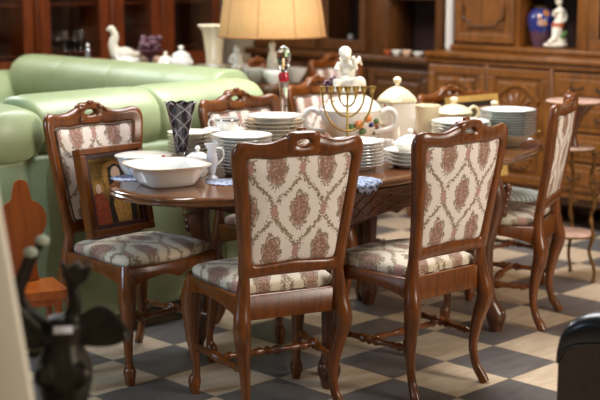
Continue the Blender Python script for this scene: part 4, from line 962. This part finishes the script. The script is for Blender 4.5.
# ------------------------------------------------------------------ foreground and side pieces
def build_sides():
    # small pine chair at left
    t = thing('pine_chair', 'orange pine peasant chair with cut-out shaped back at left by the sofa', 'chair', (-1.045, 4.87, 0), face(.4, -.92)); t.scale = (.74, .74, 1.08)
    MB().prism([(-.16, -.15), (.16, -.15), (.175, .13), (.15, .16), (-.15, .16), (-.175, .13)], 0, .03).build('seat', 'orange', t)
    s = t.children[-1]; s.rotation_euler = (pi / 2, 0, 0); s.location = (0, 0, .392); s.rotation_euler = (-pi / 2, 0, 0); s.location = (0, 0, .392)
    a = MB()
    a.box(-.145, .145, -.135, -.115, .335, .39); a.box(-.145, .145, .115, .135, .335, .39); a.box(-.145, -.125, -.115, .115, .335, .39); a.box(.125, .145, -.115, .115, .335, .39)
    a.build('apron', 'orange', t, smooth=False)
    half = spline([(0, 0, .765), (.03, 0, .755), (.045, 0, .72), (.055, 0, .69), (.09, 0, .675), (.125, 0, .64), (.128, 0, .60), (.105, 0, .565), (.082, 0, .53), (.07, 0, .48), (.072, 0, .43), (.08, 0, .395)], 4)
    ol = [(p.x, p.z) for p in half] + [(-p.x, p.z) for p in reversed(half[1:])]
    o = MB().prism(ol, -.128, -.106).build('backrest', 'orange', t); 
    for sx in (-1, 1):
        for sy in (-1, 1): MB().tube([(sx * .12, sy * .11, .39), (sx * .135, sy * .125, .2), (sx * .15, sy * .14, 0)], [.021, .018, .014], 8).build('leg', 'orange', t)
    # leaning cream board at the left edge
    t = thing('leaning_panel', 'cream painted wooden panel leaning at the left edge of the picture', 'panel', (-.648, 2.45, 0), radians(6))
    f = MB(); f.box(-.33, .0, -.016, .016, 0, 1.9, bev=.006); f.build('board', 'postcream', t)
    for z0 in (.15, 1.7): MB().box(-.31, -.02, .0165, .034, z0, z0 + .06, bev=.004).build('batten', 'postcream', t)
    t.rotation_euler = (0, radians(-7.3), radians(3)); t.location = (-.428, 2.47, 0.0)
    # pedestal with a winged bronze
    p = thing('pedestal', 'dark round pedestal under the winged bronze, below the picture edge', 'pedestal', (-.572, 3.0, 0))
    MB().lathe([(.001, 0), (.17, 0), (.175, .02), (.10, .05), (.06, .09), (.055, .40), (.09, .46), (.16, .49), (.165, .51), (.001, .51)], 36).build('column', 'tablelow', p)
    b = thing('winged_bronze', 'dark bronze winged ornament with white tag on its chest, out of focus', 'sculpture', (-.567, 3.0, .5106), radians(8))
    f = MB(); f.lathe([(.001, 0), (.07, 0), (.075, .012), (.066, .04), (.05, .06), (.056, .10), (.066, .14), (.066, .18), (.052, .215), (.045, .24), (.052, .265), (.05, .285), (.03, .30), (.001, .305)], 28, wob=lambda a, k: .05 * cos(5 * a) if 4 < k < 9 else 0)
    for s in (-1, 1):
        f.ell((s * .04, -.045, .165), (.03, .028, .03)); f.ell((s * .045, -.05, .03), (.03, .03, .03))
    f.tube(spline([(.02, 0, .28), (.032, 0, .33), (.028, 0, .37), (.036, 0, .40)], 4), [.024, .022, .02, .018, .017, .016, .016, .015, .014, .014, .013, .013, .012]); f.ell((.038, 0, .415), (.015, .015, .018))
    f.tube([(.034, 0, .385), (.055, -.01, .39), (.07, -.01, .425)], [.011, .009, .008]); f.tube([(.03, 0, .385), (.012, 0, .40), (.006, -.01, .435)], [.011, .009, .008])
    fused(f.build('body', 'bronze', b), .006, 2)
    for s in (-1, 1):
        out = spline([(s * .03, 0, .285), (s * .07, 0, .312), (s * .10, 0, .318), (s * .135, 0, .285), (s * .16, 0, .245)], 5); low = spline([(s * .03, 0, .235), (s * .06, 0, .225), (s * .09, 0, .222), (s * .125, 0, .225), (s * .158, 0, .24)], 5)
        m = MB(); m.loft([[(a.x, -.012, a.z), (a.x, .012, a.z), ((a.x + c.x) / 2, .02, (a.z + c.z) / 2), (c.x, .008, c.z), (c.x, -.008, c.z), ((a.x + c.x) / 2, -.02, (a.z + c.z) / 2)] for a, c in zip(out, low)])
        m.tube([(q.x, -.008, q.z) for q in out], .006, 6)
        m.build('wing', 'bronze', b)
    o = MB().box(-.022, .022, -.002, .002, -.009, .009, bev=.0015).build('price_tag', 'paper', b); o.location = (.004, -.060, .282)
    # horns: two raised pale-tipped branches on the left
    for (x0, z0, x1, z1, y) in ((-.105, .33, -.070, .455, -.02), (-.095, .34, -.045, .475, .02)):
        P = spline([(x * 1.0, y, zz) for x, zz in ((-.03, .25), (x0, z0), ((x0 + x1) / 2 - .008, (z0 + z1) / 2), (x1, z1))], 5)
        MB().tube(P, [.015 - .0004 * i for i in range(len(P))], 8).build('branch', 'bronze', b)
        m = MB(); m.ell((x1 + .004, y, z1 + .006), (.017, .014, .013), 10); m.build('branch_tip', 'verdigris', b)
    # black leather armchair
    t = thing('leather_armchair', 'black leather armchair whose rounded arm enters at the lower right', 'armchair', (1.36, 3.80, 0), atan2(-.8, -.6))
    for s in (-1, 1):
        O = spline([(-.404, 0, .50), (-.401, 0, .56), (-.382, 0, .608), (-.34, 0, .640), (-.28, 0, .656), (-.2, 0, .66), (0, 0, .66), (.34, 0, .655)], 4)
        I = spline([(-.398, 0, .495), (-.388, 0, .525), (-.355, 0, .552), (-.30, 0, .567), (-.24, 0, .574), (-.15, 0, .576), (0, 0, .576), (.34, 0, .575)], 4)
        m = MB(); rings = []
        for o_, i_ in zip(O, I):
            P = lambda x, f: (x, i_.x + (o_.x - i_.x) * f, i_.z + (o_.z - i_.z) * f)
            rings.append([P(-.107, 0), P(-.112, .3), P(-.112, .65), P(-.10, .92), P(-.06, 1), P(.06, 1), P(.10, .92), P(.112, .65), P(.112, .3), P(.107, 0)])
        o = m.loft(rings).build('armrest', 'blackleather', t, ang=60); o.location = (s * .375, 0, 0)
        ol = [(-.399, .10)] + [(p.x, p.z + .004) for p in I] + [(.34, .10)]
        o = MB().loft([[(x, y, z) for y, z in ol] for x in (-.105, .105)]).build('arm_panel', 'brownweave', t, ang=40); o.location = (s * .375, 0, 0)
        m = MB()
        for x in (-.108, .108): m.tube([(x, p.x, p.z) for p in I], .005, 6)
        m.tube([(-.108, I[0].x - .002, I[0].z), (0, I[0].x - .004, I[0].z), (.108, I[0].x - .002, I[0].z)], .005, 6)
        o = m.build('piping', 'blackleather', t); o.location = (s * .375, 0, 0)
    MB().box(-.27, .27, -.34, .30, .10, .30, bev=.03).build('seat_base', 'brownweave', t)
    MB().box(-.265, .265, -.37, .24, .302, .45, bev=.06).build('seat_cushion', 'blackleather', t)
    MB().box(-.265, .265, .20, .40, .30, .95, bev=.08).build('backrest', 'blackleather', t)
    for s in (-1, 1):
        for y in (-.28, .28): MB().lathe([(.001, 0), (.02, 0), (.03, .08), (.03, .10), (.001, .10)], 12, mat=Matrix.Translation((s * .36, y, 0))).build('foot', 'black', t)
    # gilded iron etagere
    t = thing('iron_plant_stand', 'gilded iron plant stand with three round mauve shelves at the right', 'plant stand', (1.435, 6.77, 0), radians(20))
    for zz, r in ((.235, .125), (.69, .105), (.935, .145)):
        o = MB().lathe([(.001, 0), (r, 0), (r + .006, .004), (r + .006, .014), (r, .018), (.001, .018)], 36).build('shelf', 'marble', t); o.location = (0, 0, zz)
        MB().tube([((r + .008) * cos(a), (r + .008) * sin(a), zz + .006) for a in [2 * pi * i / 40 for i in range(40)]], .005, 6, closed=True).build('shelf_rim', 'iron', t)
    MB().lathe([(.001, .70), (.03, .71), (.015, .75), (.02, .80), (.045, .86), (.09, .915), (.12, .935), (.001, .935)], 20).build('bracket', 'tablelow', t)
    for k in range(3):
        a0 = 2 * pi * k / 3 - .75 + radians(-20); P = []; 
        for i in range(25):
            q = i / 24; zz = .70 * (1 - q); r = .112 + .012 * sin(q * 22) + .05 * max(0, q - .75) * 3 + .018 * sin(q * pi); a = a0 + .05 * sin(q * 17)
            P.append((r * cos(a), r * sin(a), zz))
        m = MB(); m.tube(P, [.009 + .004 * (abs(sin(i * 1.1)) > .9) for i in range(25)], 7); m.build('leg', 'iron', t)
        for j in range(5):
            m = MB()
            q = .08 + .1 * j; c = P[int(q * 24)]; dirn = a0 + (j % 2 - .5) * 1.6
            m.tube([c, (c[0] + .03 * cos(dirn), c[1] + .03 * sin(dirn), c[2] + .02), (c[0] + .055 * cos(dirn), c[1] + .055 * sin(dirn), c[2] + .005)], [.004, .012, .002], 6, flat=.4)
            m.build('leaf', 'iron', t)

# ------------------------------------------------------------------ light and camera
def area(name, loc, target, sx, sy, power, col, spread=180):
    L = bpy.data.lights.new(name, 'AREA'); L.shape = 'RECTANGLE'; L.size = sx; L.size_y = sy; L.energy = power; L.color = col; L.spread = radians(spread)
    o = bpy.data.objects.new(name, L); COL.objects.link(o); o.location = loc
    o.rotation_euler = (Vector(target) - Vector(loc)).to_track_quat('-Z', 'Y').to_euler(); return o
def build_light():
    w = bpy.data.worlds.new('room'); SC.world = w; w.use_nodes = True
    w.node_tree.nodes['Background'].inputs[0].default_value = (1, .9, .8, 1); w.node_tree.nodes['Background'].inputs[1].default_value = .03
    area('window_light_right', (4.0, 2.6, 2.3), (.6, 5.4, .5), 1.3, 1.6, 165, (1, .90, .78))
    area('ceiling_light', (.2, 6.2, 3.2), (.1, 6.0, 0), 2.0, 1.8, 165, (.97, .97, 1))
    area('front_fill_light', (-.6, 1.6, 3.0), (-.3, 3.6, 0), 1.4, 1.2, 10, (1, .95, .88))  # added fill, brightens the cream board and foreground; no known lamp there
    area('window_light_left', (-3.8, 3.0, 1.9), (-.6, 5.7, .1), .9, 1.2, 15, (.60, .77, 1), 70)
    area('window_light_back', (-3.4, 8.6, 3.0), (-.2, 5.9, .9), 1.8, 1.4, 120, (.88, .94, 1))
    area('cabinet_area_light', (.6, 8.3, 3.0), (1.0, 8.8, .8), 2.0, 1.0, 15, (1, .82, .60))  # warm area light above the oak cabinets
    area('cabinet_fill_left', (-1.6, 8.3, 3.0), (-1.6, 9.8, .9), 1.6, .8, 22, (1, .84, .64))  # fill added to lift the reddish cabinets, not a known fixture
    L = bpy.data.lights.new('lamp_bulb', 'POINT'); L.energy = 4; L.color = (1, .75, .45); L.shadow_soft_size = .05
    o = bpy.data.objects.new('lamp_bulb', L); COL.objects.link(o); o.location = EN(1.05, 1.53, 1.5)
def build_camera():
    c = bpy.data.cameras.new('camera'); o = bpy.data.objects.new('camera', c); COL.objects.link(o)
    c.sensor_width = 36; c.lens = 78; o.location = (0, 0, 1.6232); o.rotation_euler = (pi / 2 - .1755, 0, 0)
    c.clip_end = 60; c.dof.use_dof = True; c.dof.focus_distance = 4.85; c.dof.aperture_fstop = 2.3
    SC.camera = o

build_setting(); build_chairs(); build_table(); build_tableware(); build_pictures(); build_sofa(); build_cabinets(); build_console(); build_sides(); build_light(); build_camera()
SC.view_settings.view_transform = 'Standard'; SC.view_settings.look = 'None'; SC.view_settings.gamma = 1; SC.view_settings.exposure = 0
